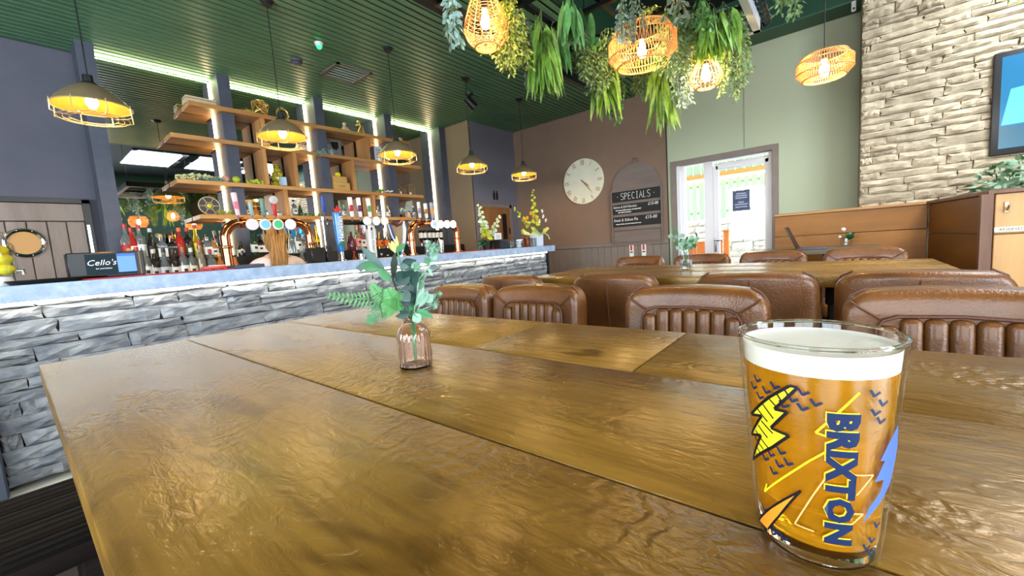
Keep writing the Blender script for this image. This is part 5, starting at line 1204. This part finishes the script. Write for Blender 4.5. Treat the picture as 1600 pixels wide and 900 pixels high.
# ---------------------------------------------------------------- bottles
gl = {}
def bmat(kind, col):
    k = (kind, tuple(col))
    if k not in gl: gl[k] = mat('bottle_'+kind, col, rough={'glass':.08,'cap':.35,'label':.55}[kind], trans=.75 if kind == 'glass' and sum(col) > 330 else 0, coat=.3 if kind == 'glass' else 0)
    return gl[k]
CL, DK, GN, RD, YL, AM, PK, CR, BL, PU = (176,186,188), (30,24,24), (40,70,44), (170,36,34), (222,190,40), (176,104,40), (232,150,150), (224,208,176), (150,176,206), (96,40,66)
WH, BK, SV, GO, ORG = (236,234,228), (24,24,26), (190,190,192), (198,160,84), (226,110,40)
def bottle(px, py, Y, z0, R, body, cap, lab, label, group, style='round', z_top=None):
    q = on_y(px, py, Y); h = (z_top if z_top else q.z)-z0
    t = thing('bottle', label, 'bottle', (q.x,Y,z0), group=group)
    n = 4 if style == 'square' else 16; rr_ = PI/4 if style == 'square' else 0
    prof = {'round':[(R*.94,0),(R,.006),(R,h*.56),(R*.8,h*.66),(R*.36,h*.74),(R*.32,h*.90)], 'square':[(R*1.15,0),(R*1.2,.006),(R*1.2,h*.6),(R*.9,h*.68),(R*.4,h*.74),(R*.36,h*.90)],
            'cone':[(R,0),(R*1.02,.006),(R*.7,h*.5),(R*.4,h*.75),(R*.32,h*.90)], 'slim':[(R*.9,0),(R*.92,.006),(R*.9,h*.5),(R*.42,h*.72),(R*.34,h*.90)], 'jug':[(R,0),(R*1.15,.02),(R*1.2,h*.3),(R*.9,h*.55),(R*.45,h*.68),(R*.36,h*.9)]}[style]
    p = MB(); p.lathe(prof, n, M=Matrix.Rotation(rr_, 4, 'Z')); p.build('body', bmat('glass', body), t)
    p = MB(); p.lathe([(R*.40,h*.885),(R*.42,h*.9),(R*.40,h),(.001,h)], 12); p.build('cap', bmat('cap', cap), t)
    if lab is not None:
        f = prof[2][0]*(1.0 if style != 'cone' else 1.25); p = MB(); k = 1.012*(1 if style != 'cone' else .95)
        p.lathe([(f*k,h*.14),(f*k*(1 if style != 'cone' else .86),h*.46)], n, M=Matrix.Rotation(rr_, 4, 'Z'), cap0=False, cap1=False); o = p.build('label', bmat('label', lab), t)
        p = MB(); d = f*k*(.71 if style == 'square' else 1)+.0006; p.box((0,-d,h*.32), (R*.7,.0012,h*.09)); p.build('emblem', bmat('label', BK if sum(lab) > 350 else GO), o)
    return t
UP, LO = 'spirit bottles on the raised back step', 'spirit bottles on the back counter'
zU, zL = 1.086, .901
for a in [(193,350,CL,RD,RD,'round','clear bottle with red pourer at the left end of the raised back step'),(203,356,RD,RD,WH,'round','red bottle beside the clear one at the left end of the raised back step'),(215,351,CL,RD,WH,'round','clear bottle with twin red and white cap on the raised back step'),
          (233,357,DK,SV,BK,'slim','black bottle with silver cap on the raised back step'),(250,366,CL,GO,WH,'square','square clear bottle with black and white face label'),(266,368,DK,ORG,BK,'square','square black bottle with copper stopper and pale round label'),
          (278,356,RD,ORG,RD,'round','dark red bottle with orange cap on the raised back step'),(291,356,DK,RD,GN,'round','dark bottle with green shoulder and red cap on the raised back step'),(303,351,YL,RD,YL,'slim','bright yellow bottle with red cap on the raised back step'),
          (322,366,CL,BK,WH,'square','square bottle with white label and black cap left of the copper tap'),(332,372,AM,BK,WH,'round','amber bottle just left of the copper tap leg'),(375,378,DK,BK,WH,'slim','dark bottle with big pale label inside the left copper arch'),
          (395,362,GN,BK,WH,'round','green bottle inside the left copper arch'),(404,366,DK,BK,WH,'square','dark square bottle with pale label left of the barmaid'),(414,368,DK,GO,WH,'round','dark bottle with gold cap touching the barmaid at left'),
          (452,358,CL,SV,None,'cone','tall clear cone bottle right of the barmaid'),(463,356,CL,RD,WH,'round','clear bottle with red cap right of the barmaid'),(472,366,CL,SV,None,'round','plain clear bottle left of the right arch leg'),
          (493,352,YL,GO,YL,'slim','slim yellow bottle by the lit strip at the right arch leg'),(548,362,PU,DK,None,'jug','purple round bottle right of the tall blue tap'),(557,352,CR,ORG,PK,'round','cream bottle with orange cap right of the tall blue tap'),
          (564,356,PK,RD,WH,'square','pink square bottle left of the white column tap'),(570,360,PK,WH,PK,'round','pink bottle touching the white column tap at left'),(592,362,GO,GO,ORG,'jug','gold skull toned round bottle right of the white column tap'),
          (603,360,CL,WH,ORG,'jug','white round bottle with orange band beside the gold one'),(613,366,DK,GO,WH,'round','dark bottle behind the left side of the harp tap'),(625,362,DK,BK,CR,'round','dark bottle behind the harp tap'),(637,366,DK,BK,WH,'slim','slim dark bottle between harp tap and right copper arch')]:
    px, py, b_, c_, l_, s_, lab = a; bottle(px, py, 4.49, zU, .036 if s_ != 'slim' else .034, b_, c_, l_, lab, UP, s_)
for a in [(212,386,PK,RD,WH,'round','pink bottle right above the till display'),(224,384,CL,SV,WH,'round','clear bottle above the right edge of the till display'),(238,390,DK,SV,SV,'round','dark bottle with silver label in the front row'),
          (254,388,CL,BK,SV,'jug','clear jug bottle with silver label in the front row'),(269,390,DK,BK,WH,'round','black bottle with pale round label in the front row'),(284,386,CL,AM,WH,'round','clear bottle with cork in the front row below the green shouldered one'),
          (297,388,CL,WH,CR,'round','clear bottle with cream label in the front row'),(310,376,CR,RD,None,'slim','tall pale cream bottle with red cap in the front row'),(327,390,CL,RD,WH,'square','square bottle with red and white label in the front row'),
          (342,396,AM,GO,WH,'round','small amber bottle behind the copper tap foot'),(366,398,AM,BK,CR,'jug','dark bottle with cream label right of the left copper leg'),(470,386,CL,SV,None,'cone','clear carafe left of the black straw box'),
          (553,392,ORG,RD,None,'slim','orange bottle low behind the steel cups'),(563,394,DK,BK,WH,'round','small dark bottle behind the steel cups'),(596,396,DK,WH,WH,'round','small dark bottle with white label right of the white column tap'),(606,398,DK,WH,CR,'slim','second small dark bottle right of the white column tap')]:
    px, py, b_, c_, l_, s_, lab = a; bottle(px, py, 4.25, zL, .034, b_, c_, l_, lab, LO, s_)
# upside down bottles in optics behind the right copper arch
for i, px in enumerate((657,663,670,676,682,688)):
    q = on_y(px, 360, 4.5); t = thing('optic_bottle', 'upside down bottle with white label, %s of six behind the right copper tap' % ('first','second','third','fourth','fifth','last')[i], 'bottle', (q.x,4.5,1.10), group='upside down bottles behind the right copper tap')
    p = MB(); p.lathe([(.008,0),(.010,.05),(.028,.09),(.030,.20),(.026,.205),(.001,.206)], 14); p.build('body', bmat('glass', DK), t)
    p = MB(); p.lathe([(.0305,.10),(.0308,.17)], 14, cap0=False, cap1=False); p.build('label', bmat('label', WH), t); p = MB(); p.lathe([(.016,-.012),(.018,.03),(.001,.03)], 12); p.build('optic', m_chrome, t)

# ---------------------------------------------------------------- things on the oak shelves
SZ = {1:2.511, 2:2.203, 3:1.803, 4:1.492}
def onsh(px, k, Y=4.69): return Vector((on_y(px, 300, Y).x, Y, SZ[k]))
def sx_(px, py, Y=4.69): return on_y(px, py, Y).x
m_brass = mat('antique_brass', (206,168,96), rough=.3, metal=.8); m_pale = mat('pale_wood', (206,184,150), rough=.6, var=.1, vs=30); m_iron = mat('pewter', (150,144,132), rough=.35, metal=.6)
t = thing('wooden_box', 'pale wooden box lying at the left end of the topmost shelf', 'box', (sx_(311,152),4.7,SZ[1])); p = MB(); p.rbox((0,0,.032), (.24,.13,.063), .004, 1); p.build('box', m_pale, t); p = MB(); p.bb((-.121,-.066,.04), (.121,.066,.044)); p.build('lid_seam', m_dkwood, t)
t = thing('star_ornament', 'three dimensional wire frame star on the topmost shelf', 'ornament', (sx_(404,168),4.66,SZ[1]+.085)); p = MB()
pts = [Vector(v).normalized()*.09 for v in ((1,1,1),(-1,-1,1),(-1,1,-1),(1,-1,-1),(1,.3,-1),(-1,.6,1),(.2,-1,.8),(-.4,1,.9),(.9,-.6,.4))]
for i in range(len(pts)):
    for j in range(i): p.cyl(pts[i], pts[j], .0035, 5)
p.build('wire_frame', m_brass, t); p = MB(); [p.ball(v, .006, 6, 4) for v in pts]; p.build('joints', m_brass, t)
t = thing('wire_twig', 'loose brass wire stars lying left of the big wire star', 'ornament', (sx_(388,172),4.65,SZ[1])); p = MB()
for k in range(9): a = k*.7; p.cyl((-.05+.012*k,0,.006), (-.05+.012*k+.05*math.cos(a),.02*math.sin(a),.006+.045*abs(math.sin(a*1.3))), .003, 5)
p.build('wire', m_brass, t)
t = thing('brass_ring_ornament', 'round brass ring ornament above the second caged pendant', 'ornament', (sx_(439,175),4.66,SZ[1])); p = MB(); p.ring((0,0,.066), .055, .010, 32, 8, M=Matrix.Translation((0,0,.066)) @ Matrix.Rotation(PI/2, 4, 'X') @ Matrix.Translation((0,0,-.066))); p.build('ring', m_brass, t); p = MB(); p.rbox((0,0,.006), (.07,.05,.012), .003, 1); p.build('foot', m_brass, t)
for px, lab, m in ((536,'small pale sitting figure on the right part of the topmost shelf',m_pale),):
    t = thing('figurine', lab, 'figurine', (sx_(px,197),4.66,SZ[1])); p = MB(); p.lathe([(.03,0),(.034,.02),(.026,.05),(.018,.07),(.001,.075)], 16); p.build('body', m, t); p = MB(); p.ball((0,0,.09), .022, 12, 8); p.build('head', m, t); p = MB(); p.tube([(.02,-.01,.05),(.045,-.02,.02),(.06,-.03,.012)], [.010,.009,.008], 8); p.build('leg', m, t)
t = thing('figurine', 'taller brass bent wire figure beside the pale sitting one', 'figurine', (sx_(560,200),4.66,SZ[1])); p = MB(); p.tube([(-.03,0,.008),(.0,0,.06),(.02,0,.10),(-.005,0,.125)], [.012,.016,.016,.010], 10); p.tube([(.05,0,.008),(.035,0,.05),(.0,0,.06)], [.008,.010,.012], 8); p.build('body', m_brass, t); p = MB(); p.ball((-.012,0,.15), .02, 12, 8); p.build('head', m_brass, t); p = MB(); p.tube([(-.05,0,.10),(-.02,0,.115),(.03,0,.095),(.055,0,.03)], .007, 8); p.build('arms', m_brass, t)
t = thing('wooden_block', 'round pale wooden block at the right end of the topmost shelf', 'ornament', (sx_(621,212),4.68,SZ[1])); p = MB(); p.lathe([(.05,0),(.055,.01),(.055,.045),(.05,.05),(.001,.05)], 24); p.build('block', m_pale, t); p = MB(); p.ring((0,0,.05), .03, .003, 20); p.build('ring_mark', m_dkwood, t)
# second shelf
t = thing('twig_basket', 'woven white wire basket on the second shelf behind the pendant', 'basket', (sx_(470,232),4.66,SZ[2])); p = MB()
for k in range(16): a = 2*PI*k/16; p.tube([(.055*math.cos(a),.04*math.sin(a),.004),(.075*math.cos(a+.5),.05*math.sin(a+.5),.03),(.06*math.cos(a+.9),.045*math.sin(a+.9),.06)], .003, 4)
p.build('wires', m_white, t); p = MB(); p.ring((0,0,.06), .06, .004, 24, sy=.75); p.build('rim', m_white, t)
t = thing('leaf_garland', 'grey green leaf garland hanging over the second shelf edge by the pillar', 'foliage', (sx_(496,230),4.60,SZ[2])); p = MB(); rr = random.Random(8)
for k in range(46): u = rr.random(); p.leaf((-.08+.16*u,-.03-.02*u,.02-.10*max(0,.4-u)), (rr.uniform(-1,1),-.5,rr.uniform(-.8,.8)), .05, .02, .3, 3)
p.build('leaves', m_vg['silver'], t, kind='stuff'); p = MB(); p.tube([(-.09,-.03,-.10),(-.06,-.03,.02),(.08,-.05,.03)], .002, 5); p.build('stem', m_vg['stem'], t)
t = thing('picture_panel', 'grey picture panel with a dark shape inside the top middle compartment', 'picture', (sx_(524,232),4.8,SZ[2])); p = MB(); p.rbox((0,0,.115), (.27,.012,.23), .003, 1); p.build('panel', mat('grey_panel', (128,128,130), rough=.6), t); p = MB(); p.prism([(-.0,.20),(.10,.21),(.10,.14),(.07,.11),(.03,.12),(.01,.16)], .0, .003, M=frame_M((0,-.0065,0), (1,0,0), (0,0,1))); p.build('dark_shape', m_black, t)
p = MB(); p.bb((-.13,-.008,.17), (.0,-.006,.225)); p.build('brown_band', m_t3, t)
t = thing('white_card', 'white printed card leaning on the second shelf beside the third pendant', 'sign', (sx_(589,240),4.66,SZ[2])); p = MB(); p.rbox((0,0,.10), (.115,.006,.20), .002, 1); p.build('card', mat('card_white', (214,220,228), rough=.6), t); p = MB()
for k, w in enumerate((.06,.08,.05,.07)): p.bb((-w/2,-.0045,.06+.03*k), (w/2,-.003,.068+.03*k))
p.build('print', m_pillar, t)
t = thing('wire_stars', 'small white wire ornament with a lime at the right end of the second shelf', 'ornament', (sx_(633,249),4.66,SZ[2])); p = MB()
for k in range(12): a = k*.9; p.cyl((-.08+.014*k,.0,.004), (-.08+.014*k+.03*math.cos(a),.02,.03+.02*math.sin(a*2)), .003, 4)
p.build('wires', m_white, t); p = MB(); p.ball((-.02,-.03,.022), .022, 10, 7, (1.15,1,1)); p.build('lime', mat('lime', (140,176,40), rough=.4), t)
# third shelf
t = thing('hop_garland', 'long pale green hop garland along the left end of the third shelf', 'foliage', (sx_(310,278),4.66,SZ[3])); p = MB()
for k in range(170): x = rr.uniform(-.17,.17); p.ball((x,rr.uniform(-.06,.04),.016+rr.random()*.05*(1-abs(x)*3)), rr.uniform(.008,.015), 6, 4)
p.build('hop_cones', mat('hop', (206,206,150), rough=.7, var=.15, vs=40), t, kind='stuff'); p = MB()
for k in range(60): p.leaf((rr.uniform(-.02,.19),rr.uniform(-.08,.0),.02), (rr.uniform(-1,1),-.6,rr.uniform(-.2,.9)), .045, .02, .3, 3)
p.build('leaves', m_vg['silver'], t, kind='stuff')
for px, r, col, lab in ((352,.036,(232,160,146),'pink apple toned fruit right of the hop garland'),(345,.026,(214,196,90),'small yellow fruit by the lit strip on the third shelf'),(369,.038,(170,186,60),'lime green fruit half on the third shelf behind the pillar front')):
    t = thing('fruit', lab, 'fruit', (sx_(px,280,4.62),4.62,SZ[3])); p = MB(); p.ball((0,0,r*.92), r, 14, 9, (1,1,.94)); p.build('flesh', mat('fruit', col, rough=.4), t); p = MB(); p.tube([(0,0,r*1.75),(.004,0,r*2.05)], .002, 5); p.build('stalk', m_dkwood, t)
t = thing('grape_bunch', 'bunch of small green grapes on the third shelf left of the lemon jar', 'fruit', (sx_(396,285),4.66,SZ[3])); p = MB()
for k in range(44): p.ball((rr.uniform(-.075,.075),rr.uniform(-.04,.04),.012+rr.random()*.035), .0125, 8, 5)
p.build('grapes', mat('grape', (186,200,70), rough=.35), t, kind='stuff'); p = MB(); p.tube([(-.05,0,.04),(.0,0,.05),(.06,0,.03)], .003, 5); p.build('stalk', m_vg['stem'], t)
jx = sx_(433,275,4.7); t = thing('lemon_jar', 'tall clear jar filled with lemons and limes on the third shelf', 'jar', (jx,4.7,SZ[3])); p = MB(); p.lathe([(.055,0),(.06,.006),(.06,.20),(.052,.22),(.05,.22),(.057,.2),(.057,.008),(.001,.006)], 28); p.build('glass_body', m_thin, t); p = MB(); p.rbox((.035,-.052,.06), (.07,.004,.09), .002, 1); p.build('price_card', mat('blue_card', (176,206,232), rough=.6), t); p = MB(); p.ring((0,0,.22), .051, .003, 24); p.build('rim', m_chrome, t)
for k, (x, y, z) in enumerate(((.026,0,.034),(-.026,.008,.036),(0,-.026,.08),(.02,.022,.085),(-.028,.012,.09),(.022,-.02,.13),(-.018,.02,.137),(-.012,-.022,.175),(.02,.012,.18),(0,0,.222))):
    q = MB(); q.ball((0,0,0), .0265, 10, 7, (1.12,1,1)); o = q.build('lemon', m_lem, loc=(jx+x,4.7+y,SZ[3]+z), rot=(0,0,k*.8)); tag(o, 'yellow green lemon packed in the tall jar on the third shelf', 'lemon', 'lemons in the shelf jar')
t = thing('wooden_crate', 'two stacked small wooden wine boxes in the middle compartment', 'box', (sx_(530,285,4.66),4.66,SZ[3])); m_crate = wood('crate_wood', (216,170,96), (190,144,76), 'x', .6)
p = MB(); p.rbox((.0,0,.045), (.20,.12,.088), .003, 1); p.build('lower_box', m_crate, t); p = MB(); p.rbox((-.012,0,.125), (.17,.11,.07), .003, 1); p.build('upper_box', m_crate, t); text('WINE', .03, m_t3, t, frame_M((0,-.0605,.045), (1,0,0), (0,0,1)), extr=.0004)
t = thing('lemon', 'single lemon on top of the stacked wooden wine boxes', 'lemon', (sx_(527,276,4.66)+.01,4.66,SZ[3]+.16)); p = MB(); p.ball((0,0,.028), .03, 12, 8, (1.2,1,.95)); p.build('peel', m_lem, t); p = MB(); p.ball((.037,0,.028), .006, 6, 4); p.build('tip', m_lem, t)
t = thing('leaf_sprig', 'small bright leaf sprig on the third shelf beside the fourth lit strip', 'foliage', (sx_(585,298),4.62,SZ[3])); p = MB()
for k in range(22): p.leaf((rr.uniform(-.04,.09),rr.uniform(-.03,.02),.012), (rr.uniform(-1,1),-.4,rr.uniform(-.1,1.3)), .055, .026, .2, 3)
p.build('leaves', m_vg['bright'], t, kind='stuff'); p = MB()
for k in range(6): p.ball((.10+.02*k,-.03,.016+.006*(k % 3)), .012, 6, 4)
p.build('white_buds', m_white, t)
for px, w, h, lab in ((625,.075,.10,'smaller gold lantern at the right end of the third shelf'),(640,.095,.15,'larger house shaped gold lantern at the right end of the third shelf')):
    t = thing('lantern', lab, 'lantern', (sx_(px,296),4.68,SZ[3])); p = MB()
    for s in (-1, 1):
        for r in (-1, 1): p.box((s*w/2,r*w*.4,h*.36), (.007,.007,h*.72))
        p.tube([(s*w/2,-w*.4,h*.72),(0,-w*.4,h),(0,w*.4,h),(s*w/2,w*.4,h*.72)], .004, 5)
    p.build('frame', m_brass, t); p = MB(); p.box((0,0,.004), (w,w*.8,.008)); p.build('base', m_brass, t); p = MB(); p.lathe([(.016,.008),(.016,.045),(.001,.046)], 12); p.build('candle', m_white, t); p = MB(); p.ring((0,0,h+.008), .01, .002, 12); p.build('ring', m_brass, t)
# lowest shelf
t = thing('wire_ball_plate', 'round patterned plate with lime centre leaning on the lowest shelf', 'ornament', (sx_(328,325),4.7,SZ[4])); TP = Matrix.Translation((0,0,.092)) @ Matrix.Rotation(PI/2-.15, 4, 'X'); p = MB(); p.lathe([(.088,-.004),(.092,0),(.088,.004),(.001,.004)], 40, M=TP); p.build('plate', mat('plate_dark', (70,66,60), rough=.5), t); p = MB(); p.ring((0,0,.005), .085, .004, 36, M=TP); p.ring((0,0,.005), .035, .003, 6, M=TP)
for k in range(6): a = PI/3*k; p.tube([(.035*math.cos(a),.035*math.sin(a),.005),(.085*math.cos(a),.085*math.sin(a),.005)], .003, 4, M=TP)
p.build('wire_pattern', m_pale, t); p = MB(); p.ball((0,0,.006), .022, 10, 6, (1,1,.3), M=TP); p.build('lime_slice', mat('lime_slice', (212,206,60), rough=.5), t)
t = thing('leaf_sprig', 'yellow green leaves with limes in front of the round plate', 'foliage', (sx_(345,330),4.63,SZ[4])); p = MB()
for k in range(30): p.leaf((rr.uniform(-.05,.08),rr.uniform(-.02,.02),.012), (rr.uniform(-1,1),-.3,rr.uniform(0,1.4)), .05, .028, .2, 3)
p.build('leaves', m_vg['yellow'], t, kind='stuff'); p = MB(); p.tube([(-.06,0,.006),(.08,0,.006)], .002, 5); p.build('stem', m_vg['stem'], t)
SH = 'bottles on the lowest shelf'
for a in [(386,318,CL,GO,CR,'round','clear bottle with gold top in the left compartment of the lowest shelf'),(399,322,AM,GO,None,'slim','slim amber bottle in the left compartment of the lowest shelf'),(412,325,CL,WH,WH,'square','square white labelled bottle in the left compartment of the lowest shelf'),
          (434,329,CL,SV,WH,'jug','squat pale bottle left of the upright on the lowest shelf'),(458,312,CL,BK,WH,'round','clear bottle with black cap right of the left upright on the lowest shelf'),(468,319,GN,GO,None,'cone','green tinted cone bottle on the lowest shelf'),
          (521,316,DK,BK,CR,'slim','dark slim bottle behind the tall blue tap'),(529,314,CL,GO,None,'cone','clear bottle with gold cap behind the tall blue tap'),(536,320,CL,GO,CR,'round','clear round bottle right of the tall blue tap top'),
          (590,322,CL,GO,WH,'round','small clear bottle left of the fourth lit strip on the lowest shelf'),(605,321,CL,GO,WH,'round','small clear bottle right of the fourth lit strip on the lowest shelf'),(639,328,BL,SV,None,'square','small blue tinted square bottle at the right end of the lowest shelf'),(645,322,BL,WH,WH,'slim','slim pale blue bottle at the right end of the lowest shelf')]:
    px, py, b_, c_, l_, s_, lab = a; bottle(px, py, 4.69, SZ[4], .032, b_, c_, l_, lab, SH, s_)
t = thing('leaf_sprig', 'trailing bright leaves on the lowest shelf by the third lit strip', 'foliage', (sx_(484,330),4.63,SZ[4])); p = MB()
for k in range(34): p.leaf((rr.uniform(-.08,.09),rr.uniform(-.03,.02),.01), (rr.uniform(-1,1),-.4,rr.uniform(-.2,1)), .045, .02, .3, 3)
p.build('leaves', m_vg['bright'], t, kind='stuff'); p = MB(); p.tube([(-.09,0,.005),(.1,-.02,.008)], .002, 5); p.build('stem', m_vg['stem'], t)
t = thing('potted_sprig', 'small copper pot with white flowers near the right end of the lowest shelf', 'plant', (sx_(627,326),4.68,SZ[4])); p = MB(); p.lathe([(.022,0),(.03,.05),(.026,.05),(.02,.006),(.001,.006)], 16); p.build('pot', m_cop, t); p = MB()
for k in range(26): p.leaf((0,0,.05), (rr.uniform(-.6,.6),rr.uniform(-.5,.5),rr.uniform(.4,1.6)), rr.uniform(.06,.13), .02, .2, 3)
p.build('leaves', m_vg['silver'], t, kind='stuff'); p = MB(); [p.ball((rr.uniform(-.04,.04),-.02,.08+rr.random()*.08), .012, 6, 4) for k in range(7)]; p.build('flowers', m_pet['w'], t)
t = thing('glass_jar', 'low copper toned jar beside the copper flower pot on the lowest shelf', 'jar', (sx_(635,333)-.0,4.64,SZ[4])); p = MB(); p.lathe([(.026,0),(.03,.01),(.03,.05),(.024,.06),(.001,.06)], 16); p.build('body', mat('amber_jar', (206,170,140), rough=.2, coat=.4), t); p = MB(); p.lathe([(.026,.06),(.026,.07),(.001,.071)], 16); p.build('lid', m_brass, t)
# ---------------------------------------------------------------- barmaid seen from behind
m_skin = mat('skin', (224,176,150), rough=.5, sss=.15); m_hair = mat('blonde_hair', (196,148,84), rough=.45, col2=(150,104,54), vs=30, stretch=(4,4,.6), bump=.6, bs=90, bstretch=(3,3,.3))
m_top = mat('pale_top', (236,222,222), rough=.8, bump=.15, bs=60)
pn = thing('person', 'barmaid with long blonde hair and pale top behind the bar, back turned', 'person', (1.462,3.77,-.35), rz=-.15)
def skin_body(name, joints, edges, root, m, parent, sub=2):
    me = bpy.data.meshes.new(name); ks = list(joints); me.from_pydata([joints[k][0] for k in ks], [(ks.index(a), ks.index(b)) for a, b in edges], [])
    o = bpy.data.objects.new(name, me); COL.objects.link(o); o.parent = parent
    sm = o.modifiers.new('skin', 'SKIN'); sm.use_smooth_shade = True
    lay = me.skin_vertices[0] if me.skin_vertices else None
    if lay is None:
        bm = bmesh.new(); bm.from_mesh(me); bm.verts.layers.skin.verify(); bm.to_mesh(me); bm.free(); lay = me.skin_vertices[0]
    for i, k in enumerate(ks):
        r = joints[k][1]; lay.data[i].radius = (r, r) if not isinstance(r, tuple) else r; lay.data[i].use_root = (k == root)
    s = o.modifiers.new('sub', 'SUBSURF'); s.levels = sub; s.render_levels = sub; me.materials.append(m); return o
J = {'pelvis':((0,0,.92),(.15,.11)), 'waist':((0,0,1.08),(.125,.09)), 'chest':((0,.0,1.25),(.155,.105)), 'collar':((0,-.01,1.36),(.10,.075)), 'neck':((0,.0,1.43),.05), 'jaw':((0,.025,1.50),(.062,.07)), 'head':((0,.02,1.565),(.072,.088)), 'crown':((0,.01,1.615),(.055,.065))}
E_ = [('pelvis','waist'),('waist','chest'),('chest','collar'),('collar','neck'),('neck','jaw'),('jaw','head'),('head','crown')]
for s, n in ((-1,'l'), (1,'r')):
    J.update({n+'sh':((s*.165,-.01,1.345),.055), n+'el':((s*.215,.02,1.09),.040), n+'wr':((s*.16,.15,1.02),.027), n+'pa':((s*.14,.22,1.02),(.036,.018)), n+'hip':((s*.09,0,.86),.085), n+'kn':((s*.095,.03,.48),.055), n+'an':((s*.095,0,.09),.036), n+'to':((s*.10,.14,.03),.028)})
    E_ += [('collar',n+'sh'),(n+'sh',n+'el'),(n+'el',n+'wr'),(n+'wr',n+'pa'),('pelvis',n+'hip'),(n+'hip',n+'kn'),(n+'kn',n+'an'),(n+'an',n+'to')]
    for k in range(4):
        L_ = (.066,.075,.07,.055)[k]; x = s*(.14+.026-.018*k); J[n+'f%da' % k] = ((x,.255,1.015),.0095); J[n+'f%db' % k] = ((x,.255+L_*.55,1.0),.0085); J[n+'f%dc' % k] = ((x,.255+L_*.8,.975),.0075)
        E_ += [(n+'pa',n+'f%da' % k),(n+'f%da' % k,n+'f%db' % k),(n+'f%db' % k,n+'f%dc' % k)]
    J[n+'ta'] = ((s*.105,.21,1.01),.011); J[n+'tb'] = ((s*.088,.245,1.0),.009); E_ += [(n+'pa',n+'ta'),(n+'ta',n+'tb')]
body = skin_body('body', J, E_, 'pelvis', m_skin, pn)
p = MB(); p.ball((0,.112,1.545), .016, 8, 6, (.8,1.1,1.5)); p.build('nose', m_skin, pn)
for s in (-1, 1):
    p = MB(); p.ball((s*.03,.098,1.57), .012, 8, 6); p.build('eye', m_white, pn); p = MB(); p.ball((s*.077,.01,1.55), .026, 8, 6, (.35,.6,1.1)); p.build('ear', m_skin, pn)
p = MB(); p.ball((0,.098,1.50), .02, 8, 5, (1,.4,.35)); p.build('mouth', mat('lips', (190,96,90), rough=.4), pn)
# top: sleeveless garment following the torso
JT = {'a':((0,0,.88),(.168,.125)), 'b':((0,0,1.08),(.145,.108)), 'c':((0,0,1.25),(.175,.122)), 'd':((0,-.012,1.345),(.13,.088)), 'l':((-.175,-.012,1.335),.064), 'r':((.175,-.012,1.335),.064), 'l2':((-.205,0,1.23),.056), 'r2':((.205,0,1.23),.056)}
skin_body('top', JT, [('a','b'),('b','c'),('c','d'),('d','l'),('d','r'),('l','l2'),('r','r2')], 'a', m_top, pn)
JP = {'p':((0,0,.90),(.165,.125)), 'lh':((-.095,0,.84),.098), 'rh':((.095,0,.84),.098), 'lk':((-.098,.03,.48),.072), 'rk':((.098,.03,.48),.072), 'la':((-.098,0,.10),.052), 'ra':((.098,0,.10),.052)}
skin_body('trousers', JP, [('p','lh'),('p','rh'),('lh','lk'),('rh','rk'),('lk','la'),('rk','ra')], 'p', m_black, pn)
hr = MB(); rr = random.Random(11)
hr.lathe([(.001,1.672),(.045,1.662),(.074,1.63),(.086,1.58),(.084,1.53),(.072,1.48),(.055,1.45)], 28, sx=1.0, sy=1.12, cap0=False, cap1=False, wob=lambda a, z: .04*math.sin(9*a+z*40)+.03*math.sin(17*a), c=(0,-.012,0))
h0 = hr.build('hair', m_hair, pn, auto=0)
hr = MB()
for k in range(64):     # hair gathered and falling down the back
    a = rr.uniform(-1, 1); y0 = -.085-rr.random()*.02; x0 = a*.046; l = rr.uniform(.26,.42); z0 = rr.uniform(1.50,1.62)
    pts = [(x0*(1.25-.35*u)-.02*u+.02*math.sin(6*u+k)*u, y0-.028*math.sin(PI*u*.7)-.005*rr.random(), z0-l*u) for u in (0,.2,.4,.6,.8,1)]
    hr.tube(pts, [.006,.010,.011,.010,.008,.003], 6)
hr.build('hair_length', m_hair, h0)
hr = MB()
for k in range(20): a = rr.uniform(-1,1); hr.tube([(a*.07,-.10,1.60-.05*rr.random()),(a*.09,-.115,1.57),(a*.05+.02,-.11,1.53)], [.004,.008,.004], 6)
hr.build('loose_strands', m_hair, h0)
